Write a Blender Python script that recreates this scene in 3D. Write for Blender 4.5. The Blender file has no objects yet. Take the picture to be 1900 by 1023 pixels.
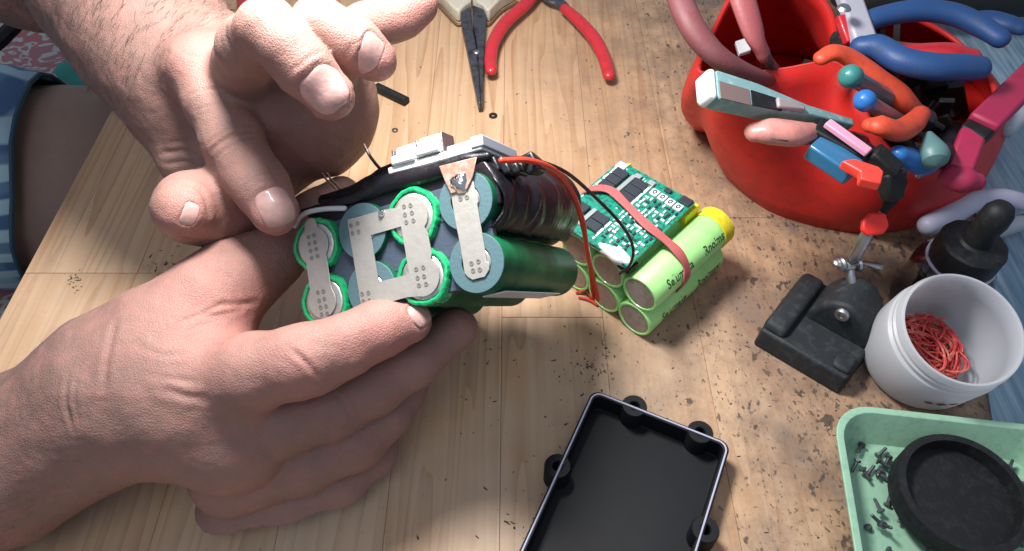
import bpy, math, random
import numpy as np
from mathutils import Vector
from math import radians, sin, cos, pi, sqrt
random.seed(3); np.random.seed(3)
SC = bpy.context.scene
COL = SC.collection
S = 0.01                                   # everything below is worked out in centimetres

# ------------------------------------------------------------------ camera
FPX = 1372.0; PIT = radians(51); DIST = 34.5
CP = np.array([0, -DIST*cos(PIT), DIST*sin(PIT)])
CF = np.array([0, cos(PIT), -sin(PIT)]); CU = np.array([0, sin(PIT), cos(PIT)]); CR = np.array([1., 0, 0])
cam = bpy.data.cameras.new('camera'); camo = bpy.data.objects.new('camera', cam); COL.objects.link(camo)
camo.location = Vector(CP*S); camo.rotation_euler = (pi/2-PIT, 0, 0)
cam.sensor_width = 36; cam.lens = FPX/1900*36; cam.clip_start = 0.01; cam.clip_end = 20
SC.camera = camo
# ------------------------------------------------------------------ light
w = bpy.data.worlds.new('World'); SC.world = w; w.use_nodes = True
bg = w.node_tree.nodes['Background']; bg.inputs[0].default_value = (0.72, 0.80, 1.0, 1); bg.inputs[1].default_value = 0.38
def area(name, loc, tgt, size, power, col):
    l = bpy.data.lights.new(name, 'AREA'); l.shape = 'DISK'; l.size = size*S; l.energy = power; l.color = col
    o = bpy.data.objects.new(name, l); COL.objects.link(o); o.location = Vector(loc)*S
    o.rotation_euler = (Vector(tgt)-Vector(loc)).to_track_quat('-Z', 'Y').to_euler()
area('desk_lamp_light', (-5.2, 1.2, 28.5), (-4.5, -3, 0), 7.5, 1.95, (1, .97, .945))
area('room_light', (-10, -50, 95), (0, 0, 0), 50, 1.6, (.86, .93, 1))
SC.view_settings.view_transform = 'Standard'; SC.view_settings.look = 'None'
SC.view_settings.exposure = 0; SC.view_settings.gamma = 1

# ------------------------------------------------------------------ pixel calculator (where a sight line meets a real height or distance)
def ray(px, py): return CF + CR*(px-950)/FPX - CU*(py-511.5)/FPX
def W(px, py, D): return CP + D*ray(px, py)
def T(px, py, z=0.):
    v = ray(px, py); return CP + v*(z-CP[2])/v[2]
def V(*a): return np.array(a, float)
def nrm(v): return v/np.linalg.norm(v)

# ------------------------------------------------------------------ materials
def mat(name, col, rough=.5, metal=0., bump=None, var=None, coat=0., sss=0., trans=0., alpha=1., spec=.5, obj=True, tr=0.):
    m = bpy.data.materials.new(name); m.use_nodes = True; nt = m.node_tree; N = nt.nodes; L = nt.links
    b = N['Principled BSDF']; b.inputs['Base Color'].default_value = (*col, 1)
    b.inputs['Roughness'].default_value = rough; b.inputs['Metallic'].default_value = metal
    b.inputs['Coat Weight'].default_value = coat; b.inputs['Specular IOR Level'].default_value = spec
    b.inputs['Transmission Weight'].default_value = trans; b.inputs['Alpha'].default_value = alpha
    if sss:
        b.inputs['Subsurface Weight'].default_value = sss; b.inputs['Subsurface Radius'].default_value = (.006, .0025, .0015)
        b.inputs['Subsurface Scale'].default_value = 1.0
    tc = N.new('ShaderNodeTexCoord')
    if bump:
        n = N.new('ShaderNodeTexNoise'); n.inputs['Scale'].default_value = bump[0]*100; n.inputs['Detail'].default_value = 4
        L.new(tc.outputs['Object'], n.inputs['Vector'])
        bp = N.new('ShaderNodeBump'); bp.inputs['Strength'].default_value = bump[1]; bp.inputs['Distance'].default_value = .0006
        L.new(n.outputs[0], bp.inputs['Height']); L.new(bp.outputs[0], b.inputs['Normal'])
    if var:                                # (scale, second colour, low, high): wear and grime
        n = N.new('ShaderNodeTexNoise'); n.inputs['Scale'].default_value = var[0]*100; n.inputs['Detail'].default_value = 6
        n.inputs['Roughness'].default_value = .65
        L.new(tc.outputs['Object'], n.inputs['Vector'])
        r = N.new('ShaderNodeMapRange'); r.inputs[1].default_value = var[2]; r.inputs[2].default_value = var[3]
        L.new(n.outputs[0], r.inputs[0])
        x = N.new('ShaderNodeMix'); x.data_type = 'RGBA'; x.inputs[6].default_value = (*col, 1); x.inputs[7].default_value = (*var[1], 1)
        L.new(r.outputs[0], x.inputs[0]); L.new(x.outputs[2], b.inputs['Base Color'])
        rr = N.new('ShaderNodeMapRange'); rr.inputs[3].default_value = rough; rr.inputs[4].default_value = min(1, rough+.25)
        L.new(n.outputs[0], rr.inputs[0]); L.new(rr.outputs[0], b.inputs['Roughness'])
    return m

def skin_mat(name, base, pink, dark):
    m = mat(name, base, .55, sss=.07, spec=.38); nt = m.node_tree; N = nt.nodes; L = nt.links; b = N['Principled BSDF']
    tc = [n for n in N if n.type == 'TEX_COORD'][0]
    def noise(s, d=5, r=.6):
        n = N.new('ShaderNodeTexNoise'); n.inputs['Scale'].default_value = s*100; n.inputs['Detail'].default_value = d; n.inputs['Roughness'].default_value = r
        L.new(tc.outputs['Object'], n.inputs['Vector']); return n
    def mix(fac, a, bcol, blend='MIX'):
        x = N.new('ShaderNodeMix'); x.data_type = 'RGBA'; x.blend_type = blend
        if hasattr(fac, 'node'): L.new(fac, x.inputs[0])
        else: x.inputs[0].default_value = fac
        for i, c in ((6, a), (7, bcol)):
            if hasattr(c, 'node'): L.new(c, x.inputs[i])
            else: x.inputs[i].default_value = (*c, 1)
        return x.outputs[2]
    def rng(src, a, c, lo=0, hi=1):
        r = N.new('ShaderNodeMapRange'); r.inputs[1].default_value = a; r.inputs[2].default_value = c; r.inputs[3].default_value = lo; r.inputs[4].default_value = hi
        L.new(src, r.inputs[0]); return r.outputs[0]
    at = N.new('ShaderNodeAttribute'); at.attribute_name = 'flush'
    at2 = N.new('ShaderNodeAttribute'); at2.attribute_name = 'tan'  # suntan, with some shade painted into the skin colour too
    n1 = noise(.55); n2 = noise(5, 6, .7); n3 = noise(1.6)
    c = mix(rng(n1.outputs[0], .35, .7), base, dark)
    c = mix(at2.outputs['Fac'], c, tuple(v*.72 for v in dark))
    c = mix(rng(n3.outputs[0], .45, .75, 0, .45), c, pink)
    c = mix(at.outputs['Fac'], c, pink)
    c = mix(rng(n2.outputs[0], .3, .7, 0, .55), c, tuple(v*.72 for v in base))
    L.new(c, b.inputs['Base Color'])
    # fine skin relief: cells, pores and stretched wrinkles
    v = N.new('ShaderNodeTexVoronoi'); v.feature = 'DISTANCE_TO_EDGE'; v.inputs['Scale'].default_value = 1100
    dn = noise(9, 3); va = N.new('ShaderNodeVectorMath'); va.operation = 'MULTIPLY_ADD'; va.inputs[1].default_value = (.0012,)*3
    L.new(dn.outputs[1], va.inputs[0]); L.new(tc.outputs['Object'], va.inputs[2]); L.new(va.outputs[0], v.inputs['Vector'])
    h1 = rng(v.outputs[0], 0, .25)
    b1 = N.new('ShaderNodeBump'); b1.inputs['Strength'].default_value = .42; b1.inputs['Distance'].default_value = .00025; L.new(h1, b1.inputs['Height'])
    nb = noise(14, 5, .6); b2 = N.new('ShaderNodeBump'); b2.inputs['Strength'].default_value = .2; b2.inputs['Distance'].default_value = .0006
    L.new(nb.outputs[0], b2.inputs['Height']); L.new(b1.outputs[0], b2.inputs['Normal']); L.new(b2.outputs[0], b.inputs['Normal'])
    L.new(rng(n3.outputs[0], .3, .7, .46, .66), b.inputs['Roughness'])
    return m

def wood_mat():
    m = mat('bench_wood', (.5, .34, .2), .5, spec=.4); nt = m.node_tree; N = nt.nodes; L = nt.links; b = N['Principled BSDF']
    tc = [n for n in N if n.type == 'TEX_COORD'][0]; oi = N.new('ShaderNodeObjectInfo')
    def vm(scale, off=True):
        mp = N.new('ShaderNodeMapping'); mp.inputs['Scale'].default_value = scale; L.new(tc.outputs['Object'], mp.inputs['Vector'])
        if not off: return mp.outputs[0]
        ad = N.new('ShaderNodeVectorMath'); ad.operation = 'MULTIPLY_ADD'; ad.inputs[1].default_value = (37, 61, 19)
        L.new(oi.outputs['Random'], ad.inputs[0]); L.new(mp.outputs[0], ad.inputs[2]); return ad.outputs[0]
    def noise(scale, d=6, r=.6, off=True):
        n = N.new('ShaderNodeTexNoise'); n.inputs['Scale'].default_value = 1; n.inputs['Detail'].default_value = d; n.inputs['Roughness'].default_value = r
        L.new(vm(scale, off), n.inputs['Vector']); return n.outputs[0]
    def rng(src, a, c, lo=0, hi=1):
        r = N.new('ShaderNodeMapRange'); r.inputs[1].default_value = a; r.inputs[2].default_value = c; r.inputs[3].default_value = lo; r.inputs[4].default_value = hi
        L.new(src, r.inputs[0]); return r.outputs[0]
    def mth(op, a, c):
        x = N.new('ShaderNodeMath'); x.operation = op
        for i, q in ((0, a), (1, c)):
            if hasattr(q, 'node'): L.new(q, x.inputs[i])
            else: x.inputs[i].default_value = q
        return x.outputs[0]
    def mix(fac, a, c):
        x = N.new('ShaderNodeMix'); x.data_type = 'RGBA'
        if hasattr(fac, 'node'): L.new(fac, x.inputs[0])
        else: x.inputs[0].default_value = fac
        for i, q in ((6, a), (7, c)):
            if hasattr(q, 'node'): L.new(q, x.inputs[i])
            else: x.inputs[i].default_value = (*q, 1)
        return x.outputs[2]
    grain = noise((260, 9, 40), 5, .55)
    rings = noise((55, 2.6, 20), 2, .4)
    wv = mth('FRACT', mth('MULTIPLY', rings, 11.0), 0)
    wv = rng(wv, 0, 1)
    c = mix(rng(oi.outputs['Random'], 0, 1, 0, 1), (.58, .37, .215), (.48, .28, .145))
    c = mix(mth('MULTIPLY', mth('POWER', wv, 2.2), .75), c, (.34, .18, .085))
    c = mix(rng(grain, .35, .7, 0, .4), c, (.62, .47, .32))
    # where the bench is worn: x position drives how dirty it is
    sp = N.new('ShaderNodeSeparateXYZ'); L.new(tc.outputs['Object'], sp.inputs[0])
    worn = mth('MULTIPLY', rng(mth('ADD', sp.outputs[0], mth('MULTIPLY', noise((7, 7, 7), 3, .5, False), .12)), -.035, .13, 0, 1), 1)
    pale = mth('MULTIPLY', rng(sp.outputs[1], .05, -.06), rng(noise((12, 12, 12), 3, .5, False), .35, .65))  # paler near side: bright lamp glare painted into the wood colour
    c = mix(mth('MULTIPLY', pale, .6), c, (.56, .46, .36))
    blot = noise((22, 22, 22), 7, .68, False)
    c = mix(mth('MULTIPLY', worn, .58), c, (.29, .18, .108))
    c = mix(mth('MULTIPLY', rng(blot, .40, .58), mth('ADD', mth('MULTIPLY', worn, .92), .08)), c, (.14, .095, .07))
    gr = noise((95, 70, 80), 8, .8, False)
    c = mix(mth('MULTIPLY', rng(gr, .47, .62), mth('ADD', mth('MULTIPLY', worn, .65), .05)), c, (.16, .105, .07))
    rust = noise((9, 9, 9), 4, .6, False)
    c = mix(mth('MULTIPLY', rng(rust, .5, .68), mth('MULTIPLY', worn, .6)), c, (.28, .15, .085))
    grey = noise((30, 24, 30), 5, .6, False)
    c = mix(mth('MULTIPLY', rng(grey, .55, .7), mth('MULTIPLY', worn, .7)), c, (.12, .12, .13))
    # small dark nicks and burns, thicker towards the worn side
    def spots(scale, th0, th1, amt):
        s = noise(scale, 3, .55, False); t = rng(worn, 0, .8, th0, th1)
        return mth('MULTIPLY', rng(mth('SUBTRACT', s, t), 0, .03), amt)
    c = mix(spots((330, 200, 200), .73, .60, .8), c, (.07, .05, .04))
    c = mix(spots((120, 85, 100), .74, .62, .85), c, (.05, .04, .035))
    c = mix(spots((560, 400, 400), .70, .60, .65), c, (.1, .07, .055))
    L.new(c, b.inputs['Base Color'])
    bp = N.new('ShaderNodeBump'); bp.inputs['Strength'].default_value = .35; bp.inputs['Distance'].default_value = .0006
    L.new(mth('ADD', grain, mth('MULTIPLY', blot, .8)), bp.inputs['Height']); L.new(bp.outputs[0], b.inputs['Normal'])
    L.new(rng(blot, .3, .7, .42, .66), b.inputs['Roughness'])
    return m

SKIN = skin_mat('skin', (.35, .203, .165), (.44, .175, .15), (.225, .135, .112))
SKIN_LEG = skin_mat('skin_leg', (.42, .28, .225), (.42, .25, .20), (.33, .22, .18))
NAILM = mat('nail', (.42, .255, .22), .34, coat=.2, sss=.1, bump=(6, .2), var=(1.2, (.60, .33, .30), .4, .6))
WOOD = wood_mat()
RED = mat('red_plastic', (.56, .016, .012), .4, bump=(9, .12), var=(1.3, (.42, .016, .014), .42, .7))
REDG = mat('red_grip', (.52, .02, .03), .3, coat=.3, bump=(7, .1), var=(2.5, (.4, .016, .02), .5, .7))
REDR = mat('red_band', (.42, .10, .10), .55, bump=(12, .2))
MAUVE = mat('dull_pink_grip', (.15, .04, .045), .5, bump=(6, .2), var=(1.2, (.15, .05, .055), .45, .65))
PINK = mat('pink_grip', (.55, .22, .19), .35, coat=.2, var=(1.5, (.35, .14, .13), .5, .7))
ROSE = mat('rose_plastic', (.70, .30, .42), .4)
ORANGE = mat('orange_grip', (.60, .065, .025), .38, bump=(8, .12), var=(2, (.42, .05, .02), .5, .7))
CRIM = mat('crimson_grip', (.36, .018, .07), .4, bump=(8, .12), var=(1.5, (.28, .02, .05), .5, .7))
BLUE = mat('blue_grip', (.014, .06, .19), .4, bump=(9, .15), var=(2.2, (.03, .06, .14), .5, .7))
BLUEB = mat('bright_blue', (.02, .14, .42), .35)
TEALG = mat('teal_knob', (.035, .19, .18), .35)
DTEAL = mat('dull_teal', (.09, .19, .19), .45)
TEALK = mat('knife_teal', (.16, .30, .31), .35, var=(3, (.3, .42, .42), .5, .7))
WHITE = mat('white_plastic', (.72, .76, .76), .4, var=(3, (.5, .53, .52), .55, .75))
GREYB = mat('blue_grey_plastic', (.33, .38, .44), .4)
BLACK = mat('black_plastic', (.007, .008, .009), .45, bump=(10, .2), var=(3, (.016, .017, .02), .5, .7), spec=.35)
BLACKG = mat('black_gloss', (.008, .008, .012), .16, coat=.5, bump=(2.5, .35))
TAPE = mat('black_tape', (.006, .007, .010), .27, coat=.1, bump=(1.8, .8), var=(1, (.016, .006, .010), .5, .7), spec=.4)
CAST = mat('cast_black', (.013, .017, .02), .5, bump=(22, .25), var=(2.5, (.032, .037, .042), .5, .68), spec=.4)
STEEL = mat('steel', (.42, .43, .44), .28, 1., bump=(8, .1), var=(3, (.25, .25, .25), .5, .7))
DSTEEL = mat('dark_steel', (.14, .15, .165), .34, .85, bump=(8, .15), var=(2, (.06, .06, .065), .45, .65))
NICKEL = mat('nickel', (.47, .455, .415), .42, .6, bump=(2.2, .35), var=(1.5, (.40, .385, .35), .45, .7))
TIN = mat('tin_end', (.60, .60, .57), .3, .8, bump=(4, .3), var=(4, (.35, .33, .28), .5, .7))
WELD = mat('weld_mark', (.25, .24, .21), .5, .4)
COPPER = mat('copper', (.55, .30, .22), .4, .7, bump=(5, .25), var=(4, (.6, .45, .38), .45, .65))
SOLDER = mat('solder', (.78, .78, .76), .14, 1., bump=(5, .5))
GREEN = mat('green_sleeve', (.001, .13, .045), .3, coat=.0, bump=(1.2, .25), var=(.8, (.001, .06, .025), .4, .65), spec=.35)
LIDM = mat('lid_plastic', (.004, .005, .007), .55, bump=(1.5, .1), spec=.25)
GREENB = mat('green_sleeve_edge', (.01, .34, .12), .25, coat=.5, bump=(4, .5))
WASH = mat('slate_washer', (.075, .145, .165), .6, bump=(9, .2))
SLATE = mat('slate_holder', (.045, .065, .095), .6, bump=(8, .2))
BOARDW = mat('white_terminal', (.74, .79, .74), .45, bump=(7, .2), var=(2.5, (.42, .47, .43), .5, .7))
CLIPM = mat('clip_metal', (.93, .93, .90), .3, .15, bump=(4, .15))
MINT = mat('mint_sleeve', (.36, .74, .25), .3, coat=.35, bump=(3, .15), var=(.8, (.29, .62, .20), .45, .65))
MINTD = mat('cell_bottom', (.36, .31, .26), .5, .25, var=(4, (.28, .23, .19), .45, .65))
KRAFT = mat('kraft', (.42, .30, .22), .75, bump=(8, .2), var=(3, (.3, .21, .16), .5, .7))
YELLOW = mat('yellow_tape', (.66, .56, .02), .4, bump=(3, .3), var=(2, (.5, .42, .03), .5, .7))
INK = mat('green_ink', (.015, .06, .02), .6)
PCBM = mat('pcb_green', (.006, .25, .16), .3, coat=.4, var=(5, (.004, .10, .08), .48, .56))
CHIP = mat('chip_black', (.03, .035, .045), .4)
SILK = mat('silkscreen', (.72, .76, .76), .5)
GREYSTRIP = mat('grey_strip', (.42, .44, .45), .35, .4)
GLUE = mat('white_glue', (.76, .77, .74), .35, coat=.3)
FROST = None
CREAM = mat('cream_grip', (.56, .52, .42), .42, bump=(7, .15), var=(1.5, (.42, .38, .28), .5, .7))
BROWN = mat('brown_trim', (.16, .09, .05), .5)
WIRER = mat('red_wire', (.62, .05, .02), .32, coat=.2)
WIREB = mat('black_wire', (.01, .01, .012), .3, coat=.2)
WIREW = mat('white_wire', (.6, .62, .64), .4, coat=.2)
TRAYG = mat('pale_green_plastic', (.27, .47, .33), .38, bump=(5, .1), var=(2, (.2, .37, .26), .5, .7))
GREYC = mat('grey_cable', (.42, .43, .55), .45)
INKB = mat('print_black', (.04, .04, .035), .6)
def cloth_mat():
    m = mat('plaid_cloth', (.05, .12, .2), .85, bump=(14, .4)); nt = m.node_tree; N = nt.nodes; L = nt.links; b = N['Principled BSDF']
    tc = [n for n in N if n.type == 'TEX_COORD'][0]
    prev = None
    for ax, sc, c1, c2 in ((2, 55, (.08, .20, .32), (.34, .58, .66)), (0, 40, None, (.04, .08, .22)), (2, 130, None, (.48, .70, .76))):
        s = N.new('ShaderNodeSeparateXYZ'); L.new(tc.outputs['Object'], s.inputs[0])
        a = N.new('ShaderNodeMath'); a.operation = 'MULTIPLY'; a.inputs[1].default_value = sc; L.new(s.outputs[ax], a.inputs[0])
        f = N.new('ShaderNodeMath'); f.operation = 'PINGPONG'; f.inputs[1].default_value = 1; L.new(a.outputs[0], f.inputs[0])
        r = N.new('ShaderNodeMapRange'); r.inputs[1].default_value = .45; r.inputs[2].default_value = .6; r.inputs[4].default_value = .65; L.new(f.outputs[0], r.inputs[0])
        x = N.new('ShaderNodeMix'); x.data_type = 'RGBA'; L.new(r.outputs[0], x.inputs[0])
        if prev: L.new(prev, x.inputs[6])
        else: x.inputs[6].default_value = (*c1, 1)
        x.inputs[7].default_value = (*c2, 1); prev = x.outputs[2]
    L.new(prev, b.inputs['Base Color']); return m
PLAID = cloth_mat()
def mat_pattern():
    m = mat('patterned_mat', (.42, .12, .12), .85, bump=(5, .5)); nt = m.node_tree; N = nt.nodes; L = nt.links; b = N['Principled BSDF']
    tc = [n for n in N if n.type == 'TEX_COORD'][0]
    n = N.new('ShaderNodeTexNoise'); n.inputs['Scale'].default_value = 14; n.inputs['Detail'].default_value = 2; n.inputs['Distortion'].default_value = 2.2
    L.new(tc.outputs['Object'], n.inputs['Vector'])
    f = N.new('ShaderNodeMath'); f.operation = 'PINGPONG'; f.inputs[1].default_value = .07; L.new(n.outputs[0], f.inputs[0])
    r = N.new('ShaderNodeMapRange'); r.inputs[1].default_value = .045; r.inputs[2].default_value = .052; L.new(f.outputs[0], r.inputs[0])
    v = N.new('ShaderNodeTexNoise'); v.inputs['Scale'].default_value = 7; L.new(tc.outputs['Object'], v.inputs['Vector'])
    r2 = N.new('ShaderNodeMapRange'); r2.inputs[1].default_value = .44; r2.inputs[2].default_value = .5; L.new(v.outputs[0], r2.inputs[0])
    g = N.new('ShaderNodeMix'); g.data_type = 'RGBA'; g.inputs[6].default_value = (.42, .13, .13, 1); g.inputs[7].default_value = (.34, .15, .16, 1); L.new(r2.outputs[0], g.inputs[0])
    x = N.new('ShaderNodeMix'); x.data_type = 'RGBA'; L.new(r.outputs[0], x.inputs[0]); L.new(g.outputs[2], x.inputs[6]); x.inputs[7].default_value = (.42, .45, .42, 1)
    L.new(x.outputs[2], b.inputs['Base Color']); return m
MATM = mat_pattern()
def frost():
    m = bpy.data.materials.new('frosted_plastic'); m.use_nodes = True; N = m.node_tree.nodes; L = m.node_tree.links
    b = N['Principled BSDF']; b.inputs['Base Color'].default_value = (.70, .72, .74, 1); b.inputs['Roughness'].default_value = .38
    t = N.new('ShaderNodeBsdfTranslucent'); t.inputs[0].default_value = (.78, .80, .83, 1)
    x = N.new('ShaderNodeMixShader'); x.inputs[0].default_value = .55
    L.new(b.outputs[0], x.inputs[1]); L.new(t.outputs[0], x.inputs[2]); L.new(x.outputs[0], N['Material Output'].inputs[0]); return m
FROST = frost()
def streak_blue():
    m = mat('streaked_blue', (.2, .34, .44), .6, bump=(6, .3)); nt = m.node_tree; N = nt.nodes; L = nt.links; b = N['Principled BSDF']
    tc = [n for n in N if n.type == 'TEX_COORD'][0]; mp = N.new('ShaderNodeMapping'); mp.inputs['Scale'].default_value = (330, 22, 60); mp.inputs['Rotation'].default_value = (0, 0, radians(12))
    L.new(tc.outputs['Object'], mp.inputs[0]); n = N.new('ShaderNodeTexNoise'); n.inputs['Scale'].default_value = 1; n.inputs['Detail'].default_value = 5
    L.new(mp.outputs[0], n.inputs['Vector']); r = N.new('ShaderNodeMapRange'); r.inputs[1].default_value = .35; r.inputs[2].default_value = .68; L.new(n.outputs[0], r.inputs[0])
    x = N.new('ShaderNodeMix'); x.data_type = 'RGBA'; L.new(r.outputs[0], x.inputs[0]); x.inputs[6].default_value = (.13, .25, .35, 1); x.inputs[7].default_value = (.34, .46, .54, 1)
    L.new(x.outputs[2], b.inputs['Base Color']); return m
BLUEW = streak_blue()
FLOORM = mat('dark_floor', (.10, .085, .075), .7, var=(.1, (.16, .13, .11), .4, .6))

# ------------------------------------------------------------------ scene graph helpers
def thing(name, label, cat, loc=(0, 0, 0), group=None):
    o = bpy.data.objects.new(name, None); COL.objects.link(o); o.location = Vector(loc)*S; o.empty_display_size = .01
    o['label'] = label; o['category'] = cat
    if group: o['group'] = group
    return o
def wloc(o):
    v = Vector((0, 0, 0))
    while o is not None: v += o.location; o = o.parent
    return v
def tag(o, label, cat, group=None, kind=None):
    o['label'] = label
    if cat: o['category'] = cat
    if group: o['group'] = group
    if kind: o['kind'] = kind
    return o
class MB:
    def __init__(s): s.v = []; s.f = []
    def add(s, vs, fs):
        n = len(s.v); s.v += [tuple(map(float, q)) for q in vs]; s.f += [tuple(int(i)+n for i in f) for f in fs]; return s
    def box(s, c, h, ax=None, taper=1.):
        ax = ax if ax is not None else (V(1, 0, 0), V(0, 1, 0), V(0, 0, 1)); c = np.array(c, float); vs = []
        for k in (-1, 1):
            tp = taper if k > 0 else 1.
            for i, j in ((-1, -1), (1, -1), (1, 1), (-1, 1)): vs.append(c+ax[0]*h[0]*i*tp+ax[1]*h[1]*j*tp+ax[2]*h[2]*k)
        return s.add(vs, [(0, 3, 2, 1), (4, 5, 6, 7), (0, 1, 5, 4), (1, 2, 6, 5), (2, 3, 7, 6), (3, 0, 4, 7)])
    def tube(s, pts, rad, n=12, sub=6, up=None, flat=1., cap=True):
        P = [np.array(p, float) for p in pts]; R = list(rad) if hasattr(rad, '__len__') else [rad]*len(P)
        Q = []; RR = []
        if sub > 1 and len(P) > 2:
            E = [2*P[0]-P[1]]+P+[2*P[-1]-P[-2]]; ER = [R[0]]+R+[R[-1]]
            for i in range(len(P)-1):
                for k in range(sub):
                    t = k/sub; a, b, c, d = E[i:i+4]; ra, rb, rc, rd = ER[i:i+4]
                    Q.append(.5*((2*b)+(c-a)*t+(2*a-5*b+4*c-d)*t*t+(3*b-a-3*c+d)*t**3)); RR.append(rb+(rc-rb)*(t*t*(3-2*t)))
            Q.append(P[-1]); RR.append(R[-1])
        else: Q, RR = P, R
        if cap:                              # round both ends
            for end in (0, 1):
                if end: Q.reverse(); RR.reverse()
                d = nrm(Q[0]-Q[1]); r = RR[0]; p = Q[0]; ex = []; er = []
                for a in (80, 55, 30): ex.append(p+d*r*.9*sin(radians(a))); er.append(r*cos(radians(a)))
                Q = ex+Q; RR = er+RR
            Q.reverse(); RR.reverse()
        vs = []; fs = []; up0 = nrm(np.array(up, float)) if up is not None else None
        prev = None
        for i, q in enumerate(Q):
            t = nrm(Q[min(i+1, len(Q)-1)]-Q[max(i-1, 0)])
            if up0 is not None: x = np.cross(t, up0)
            elif prev is None: x = np.cross(t, V(.3, .2, 1))
            else: x = prev-t*(prev@t)
            if np.linalg.norm(x) < 1e-6: x = np.cross(t, V(1, .1, 0))
            x = nrm(x); prev = x; y = np.cross(x, t)
            for k in range(n):
                a = 2*pi*k/n; vs.append(q+RR[i]*(cos(a)*x+sin(a)*flat*y))
        m = len(Q)
        for i in range(m-1):
            for k in range(n): fs.append((i*n+k, i*n+(k+1) % n, (i+1)*n+(k+1) % n, (i+1)*n+k))
        fs.append(tuple(range(n-1, -1, -1))); fs.append(tuple((m-1)*n+k for k in range(n)))
        return s.add(vs, fs)
    def lathe(s, prof, o, ax, n=32, a0=0, closed=True, rmod=None):
        ax = nrm(np.array(ax, float)); x = np.cross(ax, V(.31, .12, 1) if abs(ax[2]) < .9 else V(0, 1, 0)); x = nrm(x); y = np.cross(ax, x); vs = []; fs = []
        for r, h in prof:
            for k in range(n):
                a = a0+2*pi*k/n; rr = r*(rmod(a, h) if rmod else 1)
                vs.append(np.array(o)+ax*h+rr*(cos(a)*x+sin(a)*y))
        m = len(prof)
        for i in range(m-1):
            for k in range(n): fs.append((i*n+k, i*n+(k+1) % n, (i+1)*n+(k+1) % n, (i+1)*n+k))
        if closed:
            if prof[0][0] > 1e-6: fs.append(tuple(range(n-1, -1, -1)))
            if prof[-1][0] > 1e-6: fs.append(tuple((m-1)*n+k for k in range(n)))
        return s.add(vs, fs)
    def prism(s, pts, o, x, y, z, z0, z1):   # pts in the (x,y) frame, pushed out along z
        n = len(pts); o = np.array(o)
        vs = [o+x*a+y*b+z*z0 for a, b in pts]+[o+x*a+y*b+z*z1 for a, b in pts]
        fs = [tuple(range(n-1, -1, -1)), tuple(range(n, 2*n))]+[(i, (i+1) % n, n+(i+1) % n, n+i) for i in range(n)]
        return s.add(vs, fs)
    def ring(s, r0, r1, o, x, y, z, z0, z1, n=32, c=(0, 0)):
        vs = []; fs = []
        for r, h in ((r0, z0), (r1, z0), (r1, z1), (r0, z1)):
            for k in range(n):
                a = 2*pi*k/n; vs.append(np.array(o)+x*(c[0]+r*cos(a))+y*(c[1]+r*sin(a))+z*h)
        for i in range(4):
            for k in range(n): fs.append((i*n+k, i*n+(k+1) % n, ((i+1) % 4)*n+(k+1) % n, ((i+1) % 4)*n+k))
        return s.add(vs, fs)
    def build(s, name, m, parent=None, smooth=True, bevel=0, seg=2, fix=True, solid=0, sub=0, angle=35):
        me = bpy.data.meshes.new(name); off = np.array(wloc(parent))/S if parent else np.zeros(3)
        vs = (np.array(s.v)-off)*S
        me.from_pydata(vs.tolist(), [], s.f); me.update()
        if fix:
            import bmesh
            b = bmesh.new(); b.from_mesh(me); bmesh.ops.recalc_face_normals(b, faces=b.faces); b.to_mesh(me); b.free()
        o = bpy.data.objects.new(name, me); COL.objects.link(o); me.materials.append(m)
        if parent: o.parent = parent
        if smooth:
            me.polygons.foreach_set('use_smooth', [True]*len(me.polygons))
            me.set_sharp_from_angle(angle=radians(angle))
        if solid:
            md = o.modifiers.new('solid', 'SOLIDIFY'); md.thickness = solid*S; md.offset = 0
        if bevel:
            md = o.modifiers.new('bevel', 'BEVEL'); md.width = bevel*S; md.segments = seg; md.limit_method = 'ANGLE'; md.angle_limit = radians(40)
            md.harden_normals = False
            if smooth: me.set_sharp_from_angle(angle=radians(80))
        if sub:
            md = o.modifiers.new('sub', 'SUBSURF'); md.levels = sub; md.render_levels = sub
        return o
FONTS = {}
def text_verts(txt, size, extrude=.01):
    c = bpy.data.curves.new('t', 'FONT'); c.body = txt; c.size = size; c.extrude = extrude; c.align_x = 'CENTER'; c.align_y = 'CENTER'; c.resolution_u = 2; c.offset = size*.012
    o = bpy.data.objects.new('t', c); COL.objects.link(o); bpy.context.view_layer.update()
    me = bpy.data.meshes.new_from_object(o.evaluated_get(bpy.context.evaluated_depsgraph_get()))
    v = [tuple(q.co) for q in me.vertices]; f = [tuple(p.vertices) for p in me.polygons]
    bpy.data.objects.remove(o); bpy.data.meshes.remove(me); return v, f

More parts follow.
